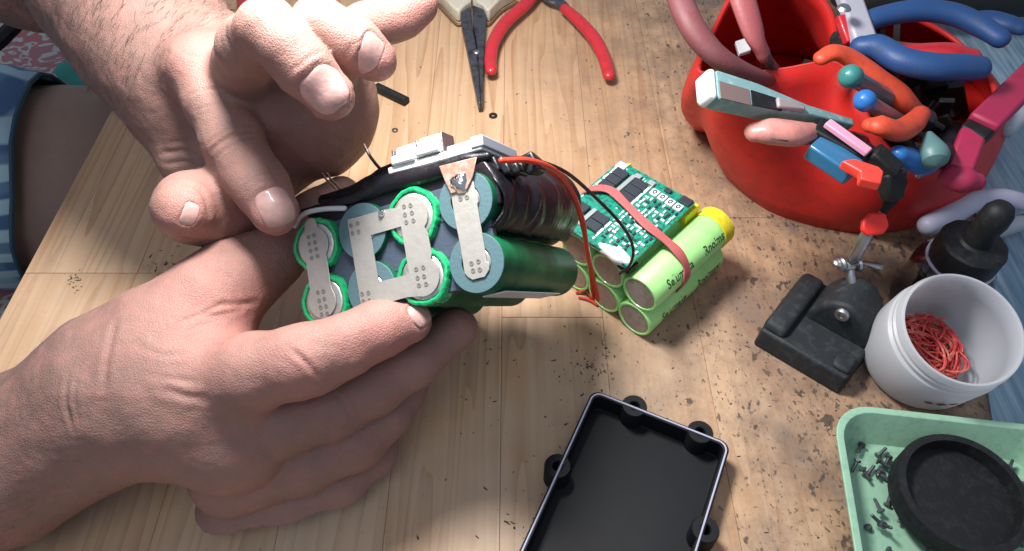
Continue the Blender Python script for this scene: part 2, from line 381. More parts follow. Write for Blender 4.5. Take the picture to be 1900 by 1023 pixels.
# ------------------------------------------------------------------ bodies: one smooth surface grown round a skeleton (distance field + surface nets)
class Body:
    def __init__(s): s.g = []
    def chain(s, pts, kin=.35, kj=.35, px=True):
        """pts: (px, py, distance, half width in px) or with px=False (x, y, z, r)"""
        P = []
        for q in pts:
            if px: P.append((W(q[0], q[1], q[2]), q[3]*q[2]/FPX))
            else: P.append((V(*q[:3]), q[3]))
        s.g.append((P, kin, kj)); return P
    @staticmethod
    def smin(a, b, k):
        h = np.maximum(k-np.abs(a-b), 0)/k; return np.minimum(a, b)-h*h*k*.25
    def __call__(s, p):
        d = None
        for P, kin, kj in s.g:
            g = None
            for (a, ra), (b, rb) in zip(P[:-1], P[1:]):
                ab = b-a; pa = p-a; t = np.clip((pa@ab)/(ab@ab), 0, 1)
                q = np.sqrt(((pa-t[:, None]*ab)**2).sum(1))-(ra+t*(rb-ra))
                g = q if g is None else s.smin(g, q, kin)
            d = g if d is None else s.smin(d, g, kj)
        return d
    def grad(s, p, e=.01):
        g = np.stack([s(p+np.eye(3)[i]*e)-s(p-np.eye(3)[i]*e) for i in range(3)], 1); return g/np.maximum(np.linalg.norm(g, axis=1, keepdims=True), 1e-9)
    def hit(s, px, py, D0=12):
        p = W(px, py, D0)[None]; r = nrm(ray(px, py))[None]
        for _ in range(80): p = p+r*s(p)[:, None]*.9
        return p[0]
    def mesh(s, lo, hi, h):
        lo = np.array(lo, float); n = np.ceil((np.array(hi)-lo)/h/4).astype(int)*4
        nb = n//4; ix = np.indices(nb).reshape(3, -1).T
        dc = s(lo+(ix*4+1.5)*h); act = np.abs(dc) < h*4*1.3
        val = np.repeat(np.repeat(np.repeat(dc.reshape(nb), 4, 0), 4, 1), 4, 2).astype(np.float32)
        ai = ix[act]; off = np.indices((4, 4, 4)).reshape(3, -1).T
        fine = (ai[:, None, :]*4+off[None]).reshape(-1, 3)
        out = np.empty(len(fine), np.float32)
        for a in range(0, len(fine), 300000): out[a:a+300000] = s(lo+fine[a:a+300000]*h)
        val[fine[:, 0], fine[:, 1], fine[:, 2]] = out
        sg = val < 0; cnt = np.zeros(tuple(n-1), np.int8)
        for c in off[[0]]: pass
        cor = [(i, j, k) for i in (0, 1) for j in (0, 1) for k in (0, 1)]
        for i, j, k in cor: cnt += sg[i:n[0]-1+i, j:n[1]-1+j, k:n[2]-1+k]
        cells = np.argwhere((cnt > 0) & (cnt < 8)); idx = -np.ones(tuple(n-1), np.int64); idx[tuple(cells.T)] = np.arange(len(cells))
        p = lo+(cells+.5)*h
        for _ in range(4): p = p-s.grad(p)*s(p)[:, None]*.9
        F = []
        for ax in range(3):
            b, c = [(1, 2), (2, 0), (0, 1)][ax]
            sl0 = [slice(None)]*3; sl1 = [slice(None)]*3; sl0[ax] = slice(0, -1); sl1[ax] = slice(1, None)
            e = np.argwhere(sg[tuple(sl0)] != sg[tuple(sl1)])
            e = e[(e[:, b] > 0) & (e[:, c] > 0) & (e[:, b] < n[b]-1) & (e[:, c] < n[c]-1)]
            B = np.zeros(3, int); B[b] = 1; Cc = np.zeros(3, int); Cc[c] = 1
            q = np.stack([idx[tuple((e-B-Cc).T)], idx[tuple((e-Cc).T)], idx[tuple(e.T)], idx[tuple((e-B).T)]], 1)
            fl = ~sg[tuple(e.T)]; q[fl] = q[fl][:, ::-1]; F.append(q)
        return p, np.concatenate(F)
def segdist(p, poly):
    d = np.full(len(p), 1e9)
    for a, b in zip(poly[:-1], poly[1:]):
        ab = b-a; t = np.clip(((p-a)@ab)/(ab@ab+1e-12), 0, 1); d = np.minimum(d, np.sqrt(((p-a-t[:, None]*ab)**2).sum(1)))
    return d
from mathutils import noise as mnoise
def build_body(body, name, m, parent, lo, hi, h, creases=(), nails=(), flush=(), tan_shade=(), wrinkle=.012):
    p, F = body.mesh(lo, hi, h); n = body.grad(p)
    disp = np.zeros(len(p))
    for pl, A, wd in creases:                # pl: pixel polyline on the visible skin
        poly = [body.hit(*q) for q in pl]; pp = []
        for a, b in zip(poly[:-1], poly[1:]):
            for t in np.linspace(0, 1, 5)[:-1]:
                q = (a+(b-a)*t)[None]
                for _ in range(3): q = q-body.grad(q)*body(q)[:, None]
                pp.append(q[0])
        pp.append(poly[-1]); L = len(pp); d = segdist(p, pp)
        ends = np.minimum(np.linalg.norm(p-pp[0], axis=1), np.linalg.norm(p-pp[-1], axis=1))
        fade = np.clip(ends/.35+.15, 0, 1)
        disp += -A*np.exp(-(d/wd)**2)*fade + A*.35*np.exp(-((d-2.2*wd)/(1.3*wd))**2)*fade
    objs = []
    for (px, py, tx, ty, wd, ln, tilt) in nails:
        c = body.hit(px, py); nn = body.grad(c[None])[0]
        if tilt is not None: nn = nrm(nn+tilt)
        t = body.hit(tx, ty)-c if not hasattr(tx, '__len__') else np.array(tx); t = nrm(t-nn*(t@nn)); bx = np.cross(t, nn)
        q = p-c; uu = (q@bx)/(wd/2); vv = (q@t)/(ln/2); near = np.abs(q@nn) < .6
        rr = (np.abs(uu)**3.2+np.abs(vv)**3.2)**(1/3.2)
        disp += near*(-.05*np.clip((1.0-rr)/.12, 0, 1) + .028*np.exp(-((rr-1.17)/.11)**2)*(vv < .75))
        objs.append((c, nn, t, bx, wd, ln))
    # broad lumps and fine wrinkles of real skin
    k1 = p*V(1.1, 1.1, 1.1)
    nz = np.array([mnoise.noise(Vector(q)) for q in k1.tolist()]); nz2 = np.array([mnoise.noise(Vector(q)) for q in (p*4.2).tolist()])
    disp += nz*.05+nz2*wrinkle
    p2 = p+n*disp[:, None]
    off = np.array(wloc(parent))/S
    me = bpy.data.meshes.new(name); me.from_pydata(((p2-off)*S).tolist(), [], F.tolist()); me.update()
    me.polygons.foreach_set('use_smooth', [True]*len(me.polygons))
    for an, src in (('flush', flush), ('tan', tan_shade)):
        a = me.attributes.new(an, 'FLOAT', 'POINT'); v = np.zeros(len(p))
        for (px, py, D, R, amt) in src: v = np.maximum(v, amt*np.exp(-(np.linalg.norm(p-W(px, py, D), axis=1)/R)**2))
        a.data.foreach_set('value', v.astype(np.float32))
    me.materials.append(m); o = bpy.data.objects.new(name, me); COL.objects.link(o); o.parent = parent
    for c, nn, t, bx, wd, ln in objs:
        mb = MB(); K = 14; vs = []
        for i in range(K+1):
            for j in range(K+1):
                a = -1+2*i/K; b = -1+2*j/K
                sx = a*sqrt(1-b*b*.42); sy = b*sqrt(1-a*a*.42)   # rounded plate
                sy2 = sy if sy < 0 else sy*1.04
                q = c+bx*sx*wd/2*1.0+t*sy2*ln/2*1.0+nn*.6; q = q[None]
                for _ in range(14): q = q-nn*body(q)[:, None]*.8
                e = max(abs(sx), abs(sy)); q = q+nn*(-.008-.05*max(0, (e-.8)/.2)**2); vs.append(q[0])
        g = K+1
        fs = [(i*g+j, (i+1)*g+j, (i+1)*g+j+1, i*g+j+1) for i in range(K) for j in range(K)]
        mb.add(vs, fs); no = mb.build('fingernail', NAILM, o, fix=False, solid=.03)
    return o, p2, n
def hairs(name, parent, p, n, sel, cnt, ln, flow, m, wd=.006):
    idx = np.where(sel)[0]; idx = np.random.choice(idx, cnt); mb = MB()
    for i in idx:
        f = flow(p[i]); d = nrm(nrm(f-n[i]*(f@n[i]))+n[i]*random.uniform(.1, .45)+np.random.randn(3)*.22)
        L = ln*random.uniform(.5, 1.3); sdw = nrm(np.cross(d, n[i]))*wd
        a = p[i]-n[i]*.02; mid = a+d*L*.55; tip = a+nrm(d-n[i]*.35)*L
        mb.add([a-sdw, a+sdw, mid+sdw*.7, mid-sdw*.7, tip], [(0, 1, 2, 3), (3, 2, 4)])
    o = mb.build(name, m, parent, fix=False); o['kind'] = 'stuff'; return o
HAIRM = mat('arm_hair', (.05, .035, .028), .5)
#@@MAIN
# ================================================================== the setting
mb = MB(); mb.box((0, 60, -16), (260, 220, .5)); o = mb.build('floor', FLOORM, None, smooth=False); o['kind'] = 'structure'
t = thing('work_table', 'pale wooden bench top of joined planks, scuffed and stained dark towards its right side', 'table', (10, 0, 0))
xs = [-22.8, -21.45]
while xs[-1] < 42: xs.append(xs[-1]+random.choice((3.9, 4.2, 4.5)))
for i in range(len(xs)-1):
    cuts = [-48.] ; y = 0.15 if xs[i] < -14 else random.uniform(-16, 10)
    if i in (0, 1, 2): cuts += [0.15]
    else: cuts += [y]
    cuts += [cuts[-1]+random.uniform(24, 36), 62.]
    for a, b in zip(cuts[:-1], cuts[1:]):
        x0, x1 = xs[i], xs[i+1]
        mb = MB(); g = .006; mb.box(((x0+x1)/2, (a+b)/2, -1.1), ((x1-x0)/2-g, (b-a)/2-.012, 1.1))
        mb.build('plank', WOOD, t, smooth=False, bevel=.012, seg=1)
mb = MB(); mb.box((10, 7, -2.5), (31.5, 53, .3)); mb.build('underframe', BROWN, t, smooth=False)
for x, y in ((-19, -44), (-19, 56), (38, -44), (38, 56)):
    mb = MB(); mb.box((x, y, -9.15), (2, 2, 6.34)); mb.build('leg', BROWN, t, smooth=False, bevel=.1)

# floor mat in the top left corner
mb = MB(); N_ = 24
vs = []; 
for i in range(N_+1):
    for j in range(N_+1):
        x = -90+62*i/N_; y = 3+62*j/N_; vs.append((x, y, -15.1+.35*mnoise.noise(Vector((x*.12, y*.12, 0)))+.25*mnoise.noise(Vector((x*.4, y*.3, 3)))))
mb.add(vs, [(i*(N_+1)+j, (i+1)*(N_+1)+j, (i+1)*(N_+1)+j+1, i*(N_+1)+j+1) for i in range(N_) for j in range(N_)])
o = mb.build('floor_mat', MATM, None, fix=False, solid=.3); tag(o, 'pink patterned cloth with pale floral swirls beyond the bare leg', 'cloth')
mb = MB(); pts = [W(128, 132, 56), W(150, 150, 56), W(180, 176, 56), W(240, 215, 56)]
mb.tube(pts, [1.0, .8, 1.0, 1.0], n=10, up=(0, 0, 1), flat=.3); o = mb.build('cloth_edge', mat('teal_cloth', (.04, .30, .25), .8, bump=(5, .4)), None)
tag(o, 'narrow strip of teal cloth between forearm and bare leg', 'cloth')
mb = MB(); pts = [W(-60, 110, 60), W(-10, 82, 60), W(20, 55, 60), W(44, 36, 60)]
mb.tube(pts, [.7, .65, .6, .5], n=8); o = mb.build('strap', BLACK, None); tag(o, 'dark strap lying across the patterned cloth at the far left', 'strap')

# ================================================================== the person
person = thing('person', 'person with bare forearms holding the battery pack and pointing at it with the index finger', 'person', (-18, -6, 2))
# ---- upper hand, pointing
R = Body()
R.chain([(180, -560, 32, 175), (190, -330, 31.5, 172), (202, -160, 31, 166), (228, -30, 30.4, 150), (285, 70, 29.5, 134), (345, 150, 28.6, 112)], 1.2, .5)
R.chain([(-330, -330, 37, 170), (-150, -220, 36, 160), (62, -100, 34.5, 142), (180, -60, 33.5, 130)], 1.2, .5)
R.chain([(345, 150, 28.6, 108), (420, 150, 28.2, 105), (520, 170, 28.4, 120)], 1.0, 1.5)
R.chain([(555, 195, 28.6, 146), (520, 215, 28.8, 130)], 1.0, 1.2)
R.chain([(345, 215, 29, 72), (360, 300, 28.6, 60)], .8, 1.4)
R.chain([(450, 160, 27.0, 80), (520, 110, 26.6, 78), (590, 110, 26.8, 78)], .8, .9)
R.chain([(470, 300, 28.6, 92), (440, 365, 27.2, 78), (395, 388, 26.0, 66), (354, 386, 25.0, 62), (340, 388, 24.3, 53)], .5, 1.0)   # thumb
R.chain([(372, 128, 25.9, 62), (400, 190, 25.5, 54), (432, 262, 25.0, 54), (462, 314, 24.6, 48), (483, 348, 24.35, 49), (510, 393, 24.0, 44)], .4, .75)
R.chain([(445, 140, 25.6, 58), (462, 88, 22.6, 55), (497, 54, 20.9, 54), (531, 88, 20.8, 49), (566, 128, 21.0, 50), (612, 178, 21.3, 45)], .35, .30)
R.chain([(520, 130, 26.0, 56), (560, 80, 23.4, 54), (592, 48, 21.9, 50), (636, 72, 21.9, 46), (660, 86, 22.0, 47), (694, 110, 22.3, 42)], .35, .12)
R.chain([(600, 140, 26.6, 56), (640, 80, 25.0, 48), (675, 52, 24.0, 41), (722, 36, 23.8, 40), (748, 26, 23.8, 40), (776, 10, 23.8, 36)], .35, .12)
cre = [([(392, 282), (430, 252), (476, 243)], .065, .055), ([(402, 300), (436, 268), (484, 255)], .045, .045), ([(350, 180), (385, 165), (425, 168)], .03, .05), ([(366, 205), (400, 195), (432, 196)], .02, .05), ([(330, 90), (350, 105), (380, 108)], .02, .06), ([(340, 340), (372, 352), (388, 400)], .06, .09), ([(330, 352), (352, 358), (372, 380)], .035, .05), ([(388, 268), (425, 240), (468, 232)], .025, .05),
       ([(452, 352), (482, 326), (524, 322)], .035, .05), ([(448, 340), (478, 316), (515, 312)], .025, .04), ([(455, 362), (486, 336), (530, 334)], .02, .04),
       ([(312, 100), (304, 130), (306, 160)], .05, .09), ([(545, 150), (580, 120), (606, 108)], .03, .05), ([(538, 138), (572, 110), (600, 98)], .025, .05),
       ([(636, 108), (655, 84), (680, 68)], .02, .05), ([(300, 285), (335, 280), (375, 292)], .05, .08), ([(305, 305), (340, 300), (370, 308)], .04, .07), ([(315, 265), (350, 262), (375, 270)], .03, .07),
       ([(420, 60), (434, 100), (440, 140)], .05, .12), ([(298, 352), (318, 338), (345, 336)], .03, .06), ([(310, 430), (335, 440), (365, 446)], .025, .06)]
fl = [(509, 400, 23.6, 1.1, .55), (612, 190, 20.8, 1.2, .7), (700, 120, 22, 1.2, .8), (785, 8, 23.4, 1.4, .8), (345, 385, 23.5, 1.2, .6), (455, 300, 24.2, .8, .25), (360, 110, 25, 1.1, .5), (480, 50, 20.5, 1, .35), (600, 270, 27, 2.2, .35), (450, 400, 26.5, 1.6, .6)]
tn = [(150, -50, 30, 9, 1), (300, 150, 27, 3.2, .9), (-60, -200, 32, 12, 1)]  # tanned forearm and wrist, darkened further by painted shade
arm, pv, pn = build_body(R, 'arm', SKIN, person, (-34, -14, 1.5), (-1.5, 24, 18.5), .085, cre,
    [(512, 381, 524, 410, 1.18, 1.30, V(.05, -.1, .1)), (603, 168, 628, 196, 1.25, 1.30, None), (692, 88, 712, 106, .85, .75, V(.1, .4, .5)), (354, 398, 358, 350, .5, .8, V(.5, .0, 0))], fl, tn)
arm['label'] = 'right forearm and hand with extended index finger touching the battery pack'
ax0 = W(232, 0, 30); wr = W(345, 150, 28.6); axd = nrm(wr-ax0)
sel = ((pv-wr)@axd < .8) & (pv[:, 2] > 4) & (((pv-CP)*pn).sum(1) < 0)
hairs('arm_hair', arm, pv, pn, sel, 6500, .7, lambda q: axd*.3+np.cross(axd, nrm(CP-q))*.9, HAIRM, .0075)

# ---- lower hand, holding
Lh = Body()
Lh.chain([(-420, 1010, 26, 230), (-200, 900, 25.6, 190), (0, 860, 25.2, 142), (135, 792, 25.0, 126), (215, 745, 24.8, 126)], 1.2, .5)
Lh.chain([(225, 735, 24.8, 122), (330, 735, 24.6, 128), (430, 790, 25, 128)], 1.0, 1.6)
Lh.chain([(230, 690, 24.9, 108), (305, 625, 24.8, 90), (388, 562, 25.2, 80), (440, 518, 25.9, 70)], .8, 1.5)
Lh.chain([(440, 515, 25.9, 66), (505, 478, 26.6, 55), (548, 440, 27.2, 49), (588, 402, 27.9, 47), (632, 368, 28.8, 40)], .4, .8)
Lh.chain([(385, 712, 23.9, 84), (470, 692, 23.0, 70), (550, 674, 22.7, 65), (585, 664, 22.7, 60), (640, 643, 22.8, 55), (700, 613, 23.0, 51), (760, 598, 23.3, 41)], .4, .9)
Lh.chain([(410, 800, 24.8, 84), (520, 782, 24.6, 66), (615, 752, 24.7, 62), (690, 714, 25.0, 55), (765, 668, 25.4, 50), (846, 610, 26.0, 41)], .4, .10)
Lh.chain([(430, 880, 26, 80), (560, 850, 25.8, 64), (655, 812, 25.9, 60), (712, 762, 26.4, 52), (742, 716, 27, 46), (752, 690, 27.5, 42)], .4, .10)
Lh.chain([(430, 960, 27, 70), (540, 930, 27, 58), (630, 890, 27.1, 54), (686, 845, 27.6, 48), (706, 806, 28.3, 42)], .4, .10)
cre2 = [([(215, 600), (200, 660), (192, 720)], .05, .09), ([(128, 700), (122, 750), (138, 800)], .06, .07), ([(142, 695), (138, 745), (150, 800)], .04, .06),
        ([(400, 566), (436, 566), (474, 560)], .06, .09), ([(380, 590), (410, 585), (450, 575)], .05, .07), ([(330, 600), (380, 580), (420, 560)], .035, .06), ([(345, 618), (392, 598), (430, 590)], .035, .06),
        ([(320, 640), (360, 622), (400, 618)], .03, .06), ([(350, 640), (395, 622), (440, 630)], .03, .06), ([(545, 655), (572, 675), (590, 700)], .05, .07), ([(530, 640), (556, 660), (575, 690)], .03, .06),
        ([(300, 720), (340, 735), (380, 740)], .05, .12), ([(286, 700), (330, 705), (370, 712)], .03, .1), ([(660, 600), (672, 625), (680, 655)], .03, .06), ([(648, 606), (660, 630), (668, 660)], .025, .05),
        ([(615, 725), (640, 748), (650, 775)], .03, .06), ([(630, 718), (655, 740), (665, 765)], .025, .05), ([(735, 655), (760, 675), (770, 690)], .02, .05),
        ([(250, 640), (300, 660), (340, 660)], .02, .09), ([(400, 500), (430, 520), (450, 550)], .03, .08)]
fl2 = [(730, 650, 22.5, 1.7, .9), (560, 690, 22.2, 1.6, .5), (420, 600, 24, 2.2, .75), (460, 590, 24.5, 1.6, .9), (640, 620, 22.3, 1.4, .35), (300, 600, 24, 1.8, .3), (870, 600, 25.5, 1.2, .3)]
tn2 = [(60, 740, 24, 5, 1), (200, 740, 23, 2.6, .9), (-200, 850, 24, 9, 1), (420, 800, 24, 2.5, .6), (600, 780, 24.5, 3.5, .7), (300, 780, 24, 3, .6)]  # forearm tan, plus shade painted on the wrist and hand's underside
arm2, pv2, pn2 = build_body(Lh, 'arm', SKIN, person, (-34, -22, 1.2), (.6, 3.5, 15), .085, cre2,
    [(782, 578, 806, 590, .8, .8, V(0, .2, .2))], fl2, tn2)
arm2['label'] = 'left forearm and hand gripping the battery pack from below'
ax1 = nrm(W(215, 745, 24.8)-W(0, 835, 25.2)); wr2 = W(170, 760, 24.8)
sel = ((pv2-wr2)@ax1 < .5) & (((pv2-CP)*pn2).sum(1) < 0)
hairs('arm_hair', arm2, pv2, pn2, sel, 1800, .4, lambda q: ax1, HAIRM, .004)
# ---- leg and shorts
K = Body()
K.chain([(-420, 300, 50, 190), (-60, 335, 50.5, 172), (160, 345, 52, 168), (420, 380, 58, 140), (620, 420, 64, 110)], 2, 1)
leg, pl_, nl_ = build_body(K, 'leg', SKIN_LEG, person, (-75, -18, -16), (2, 24, 3), .33, (), (), (), [(100, 300, 46, 20, .5)])
leg['label'] = 'bare brown leg under the table edge'
mb = MB(); P = [W(-420, 300, 50), W(-120, 322, 50.2), W(40, 335, 50.5), W(112, 342, 50.8)]
k = 28; vs = []; fs = []
for i, q in enumerate(P):
    tt = nrm(P[min(i+1, 3)]-P[max(i-1, 0)]); x = nrm(np.cross(tt, V(0, 0, 1))); y = np.cross(x, tt); r = [7.8, 7.4, 7.25, 7.2][i]
    for j in range(k):
        a = 2*pi*j/k; rr = r*(1+.03*sin(3*a+i)+.02*sin(7*a+2*i)); vs.append(q+rr*(cos(a)*x+sin(a)*y)+tt*(.5*sin(2*a)))
for i in range(3):
    for j in range(k): fs.append((i*k+j, i*k+(j+1) % k, (i+1)*k+(j+1) % k, (i+1)*k+j))
mb.add(vs, fs); o = mb.build('shorts', PLAID, person, solid=.25); o['label'] = 'blue plaid shorts leg'
hem = MB(); hem.tube(vs[3*k:]+[vs[3*k], vs[3*k+1]], .16, n=6, sub=1, cap=False); hem.build('hem', mat('hem_dark', (.02, .06, .09), .8), o)

# ================================================================== the battery pack in the hand
pack = thing('battery_pack', 'dark green battery pack with nickel strips held between both hands', 'battery pack', (-1, -7.6, 10))
PO = V(-1.042, -7.632, 10.026); c0 = V(.8933, -.0814, .4421); c1 = V(.1815, -.8343, -.5205); c2 = V(.4112, .5452, -.7305); UP = -c1
def Lp(x, y, k=0.): return PO+c0*x+UP*y+c2*k
def FP(px, py, k=0.):                       # where a sight line meets the pack's own plane at depth k
    v = ray(px, py); t = ((Lp(0, 0, k)-CP)@c2)/(v@c2); q = CP+v*t-PO; return (q@c0, q@UP)
cells = [(i, j) for i in range(4) for j in range(2)]
for i, j in cells:
    x, y = -1.9*i, 1.9*j; green = i in (1, 3)
    mb = MB(); prof = [(.0, .07), (.70, .07), (.70, .02), (.80, -.02), (.90, .03), (.925, .14), (.925, 6.40), (.88, 6.5), (.60, 6.5), (.0, 6.5)]
    mb.lathe(prof, Lp(x, y), c2, n=48, closed=False); cell = mb.build('cell', GREEN, pack)
    if green:                               # crumpled bright sleeve edge over a metal bottom
        mb = MB(); mb.lathe([(.76, .05), (.77, -.03), (.83, -.05), (.89, -.03), (.93, .06), (.94, .45), (.928, .5)], Lp(x, y), c2, n=128, closed=False,
                            rmod=lambda a, h, i=i, j=j: 1+.022*sin(5*a+i)+.010*sin(11*a+j)+.006*sin(23*a+1)+.004*sin(41*a)-(.03*(h < .05)*max(0, sin(2*a+i*2+j)))); mb.build('sleeve_edge', GREENB, cell)
        mb = MB(); mb.lathe([(0, -.02), (.66, -.02), (.72, .0), (.77, .06)], Lp(x, y), c2, n=40, closed=False); mb.build('end_plate', TIN, cell)
    else:
        mb = MB(); mb.ring(.50, .90, Lp(x, y), c0, UP, c2, -.035, .02, n=48); mb.build('washer', WASH, cell, bevel=.01, seg=1)
        mb = MB(); mb.lathe([(0, -.03), (.42, -.03), (.47, .02), (.47, .06)], Lp(x, y), c2, n=36, closed=False); mb.build('end_cap', TIN, cell)
# holder webs between the cells
mb = MB()
for i in range(4):
    for j in (-.5, .5, 1.5):
        if 0 < i: mb.box(Lp(-1.9*i+.95, 1.9*(.5) if j == .5 else (1.9*.0-.1 if j < 0 else 2.0), .32), (.5, .62 if j == .5 else .55, .14), (c0, UP, c2))
for x in (-5.7, -3.8, -1.9, 0): mb.box(Lp(x, .95, .34), (.6, .5, .14), (c0, UP, c2))
mb.build('holder', SLATE, pack, bevel=.03)
# nickel strips
def strip(name, pts, k0, m=NICKEL, holes=None, th=.03):
    mb = MB(); mb.prism(pts, Lp(0, 0), c0, UP, c2, k0-th, k0); return mb.build(name, m, pack, bevel=.012, seg=1)
def arc(cx, cy, r, a0, a1, n=10): return [(cx+r*cos(radians(a0+(a1-a0)*k/n)), cy+r*sin(radians(a0+(a1-a0)*k/n))) for k in range(n+1)]
s1 = strip('nickel_strip', arc(-5.72, 1.9, .60, -42, 62)+[(-5.50, 2.72), (-5.62, 2.80), (-5.80, 2.80), (-5.95, 2.66)]+arc(-5.72, 1.9, .60, 118, 228)+[(-6.13, 1.2), (-6.14, .5)]+arc(-5.72, 0, .55, 150, 390, 16)+[(-5.28, .5), (-5.27, 1.3)], -.06)
# ring strip: outer outline then inner hole, built as a strip of quads
outer = [(-4.22, 2.38)] + [(-3.3, 2.36), (-2.75, 2.34), (-2.60, 2.32)]+arc(-1.9, 1.9, .60, 140, -48, 12)+[(-1.42, 1.3), (-1.40, .6)]+arc(-1.88, .0, .62, 48, -110, 12)+[(-2.5, -.52), (-3.3, -.54), (-4.15, -.52), (-4.24, -.40), (-4.24, 1.0), (-4.25, 2.2)]
ic = [(-3.45, 1.68), (-2.30, 1.68), (-2.30, .16), (-3.45, .16)]
def ring_strip():
    from mathutils import geometry
    h = ic; polys = [[Vector((a, b, 0)) for a, b in outer], [Vector((a, b, 0)) for a, b in h]]
    tri = geometry.tessellate_polygon(polys); allp = outer+h; n = len(allp); mb = MB(); vs = []
    for kz in (-.09, -.06): vs += [Lp(a, b, kz) for a, b in allp]
    fs = [tuple(t) for t in tri]+[tuple(reversed([q+n for q in t])) for t in tri]
    no = len(outer)
    fs += [(i, (i+1) % no, n+(i+1) % no, n+i) for i in range(no)]+[(no+i, no+(i+1) % 4, n+no+(i+1) % 4, n+no+i) for i in range(4)]
    mb.add(vs, fs); return mb.build('nickel_strip', NICKEL, pack, smooth=False)
s2 = ring_strip(); s2['label'] = 'square nickel ring strip joining four cells'
s3 = strip('nickel_strip', [(-.40, 2.42), (-.42, 1.3), (-.40, .6), (-.42, -.22), (-.34, -.36), (-.2, -.48), (.22, -.48), (.40, -.30), (.44, -.1), (.36, -.05), (.38, .6), (.40, 1.7), (.46, 1.74), (.46, 2.0), (.40, 2.05), (.40, 2.42)], -.06)
s1['label'] = 'narrow nickel strip at the left end'; s3['label'] = 'long nickel strip at the right end'
def welds(st, pts, kz=-.092):
    mb = MB()
    for x, y in pts: mb.ring(.035, .075, Lp(x, y), c0, UP, c2, kz-.012, kz+.01, n=10); mb.lathe([(0, .0), (.035, .004)], Lp(x, y, kz), c2, n=6)
    o = mb.build('weld_mark', WELD, st); o['kind'] = 'stuff'
def grp(cx, cy, nx, ny, d=.24): return [(cx+(i-(nx-1)/2)*d+random.uniform(-.02, .02), cy+(j-(ny-1)/2)*d+random.uniform(-.02, .02)) for i in range(nx) for j in range(ny)]
welds(s1, grp(-5.75, 1.85, 2, 4)+grp(-5.7, -.05, 2, 4), -.095)
welds(s2, grp(-4.0, 2.05, 2, 2, .26)+grp(-1.95, 2.0, 2, 3, .25)+grp(-1.9, .0, 2, 3, .25)+grp(-4.0, -.2, 2, 2, .26), -.095)
welds(s3, grp(0, 2.1, 2, 2, .22)+grp(0, -.1, 2, 2, .22), -.095)
# copper tab up to the terminal board
tb = [FP(816, 309, -.1), FP(886, 292, -.1), FP(878, 330, -.1), FP(868, 352, -.1), FP(838, 360, -.1), FP(826, 335, -.1)]
mb = MB(); mb.prism(tb, Lp(0, 0), c0, UP, c2, -.16, -.11); mb.build('copper_tab', COPPER, pack, bevel=.015, seg=1)
mb = MB(); x_, y_ = FP(853, 338, -.1)
mb.lathe([(0, -.30), (.14, -.28), (.27, -.2), (.33, -.1)], Lp(x_, y_), c2, n=24, rmod=lambda a, h: 1+.12*sin(3*a)+.07*sin(7*a)); mb.build('solder_blob', SOLDER, pack)
mb = MB(); x_, y_ = FP(708, 396, -.1); mb.lathe([(0, -.22), (.07, -.20), (.11, -.14), (.12, -.1)], Lp(x_, y_), c2, n=14); mb.build('solder_blob', SOLDER, pack)
# black tape over the top and round the right side
mb = MB(); vs = []; fs = []; A = 34; Zn = 110
for iz in range(Zn+1):
    k = .3+6.1*iz/Zn
    for ia in range(A+1):
        a = radians(118-ia*(118+66)/A); f_ = max(0, k/6.3); kk = k+.9*ia/A
        fold = 0
        for c_, w_, h_ in ((.75, .10, .09), (1.25, .16, .13), (1.75, .09, .07), (2.25, .2, .15), (2.85, .12, .08), (3.35, .22, .12), (4.3, .3, .08), (5.3, .4, .06)):
            d_ = (kk-.3-c_-.10*sin(3*a+c_*5))/w_; fold += h_*math.exp(-d_*d_)*(.75+.35*sin(2.2*a+c_*3)) if d_ > 0 else h_*math.exp(-(d_*.55)**2)*(.75+.35*sin(2.2*a+c_*3))
        r = 1.02+.50*f_+fold+.05*mnoise.noise(Vector((k*1.3, a*1.5, 2)))+.02*mnoise.noise(Vector((k*5, a*4, 7)))
        vs.append(Lp(r*cos(a), 1.9+.50*f_+r*sin(a), k-(.12*sin(5*a) if iz == 0 else 0)))
for i in range(Zn):
    for j in range(A): fs.append((i*(A+1)+j, i*(A+1)+j+1, (i+1)*(A+1)+j+1, (i+1)*(A+1)+j))
mb.add(vs, fs); mb.build('tape_wrap', TAPE, pack, solid=.05, fix=False)
mb = MB()                                    # tape along the top edge
pts = [Lp(*FP(px, py, .35), .35) for px, py in ((562, 392), (600, 384), (650, 372), (692, 358), (722, 342), (770, 330), (815, 318), (860, 300), (905, 290))]
mb.tube(pts, [.08, .13, .18, .25, .33, .34, .32, .26, .14], n=14, up=c2, flat=1.0)
pts = [Lp(*FP(px, py, 1.2), 1.2) for px, py in ((600, 372), (650, 362), (692, 348), (722, 335), (770, 320), (815, 312), (860, 296), (905, 288))]
mb.tube(pts, [.2, .3, .42, .5, .55, .5, .42, .25], n=14, up=c2)
mb.build('tape_roll', TAPE, pack)
bk = [FP(px, py, .3) for px, py in ((566, 398), (600, 390), (650, 378), (695, 362), (730, 345), (800, 322), (900, 296), (925, 330), (930, 380), (860, 372), (830, 390), (800, 420), (740, 430), (680, 440), (600, 440))]
mb = MB(); mb.prism(bk, Lp(0, 0), c0, UP, c2, .28, 4.2); mb.build('tape_backing', TAPE, pack, bevel=.08)
mb = MB()
for px, py, hh in ((908, 290, .34), (930, 296, .30), (950, 298, .24), (972, 286, .42)):
    x_, y_ = FP(px, py, .6); mb.box(Lp(x_, y_-.22, .9+hh), (.15+.1*(hh > .4), hh*.8, .45), (nrm(c0+UP*.15), nrm(UP-c0*.25), c2), taper=.75)
mb.build('tape_tail', TAPE, pack, bevel=.09, seg=3)
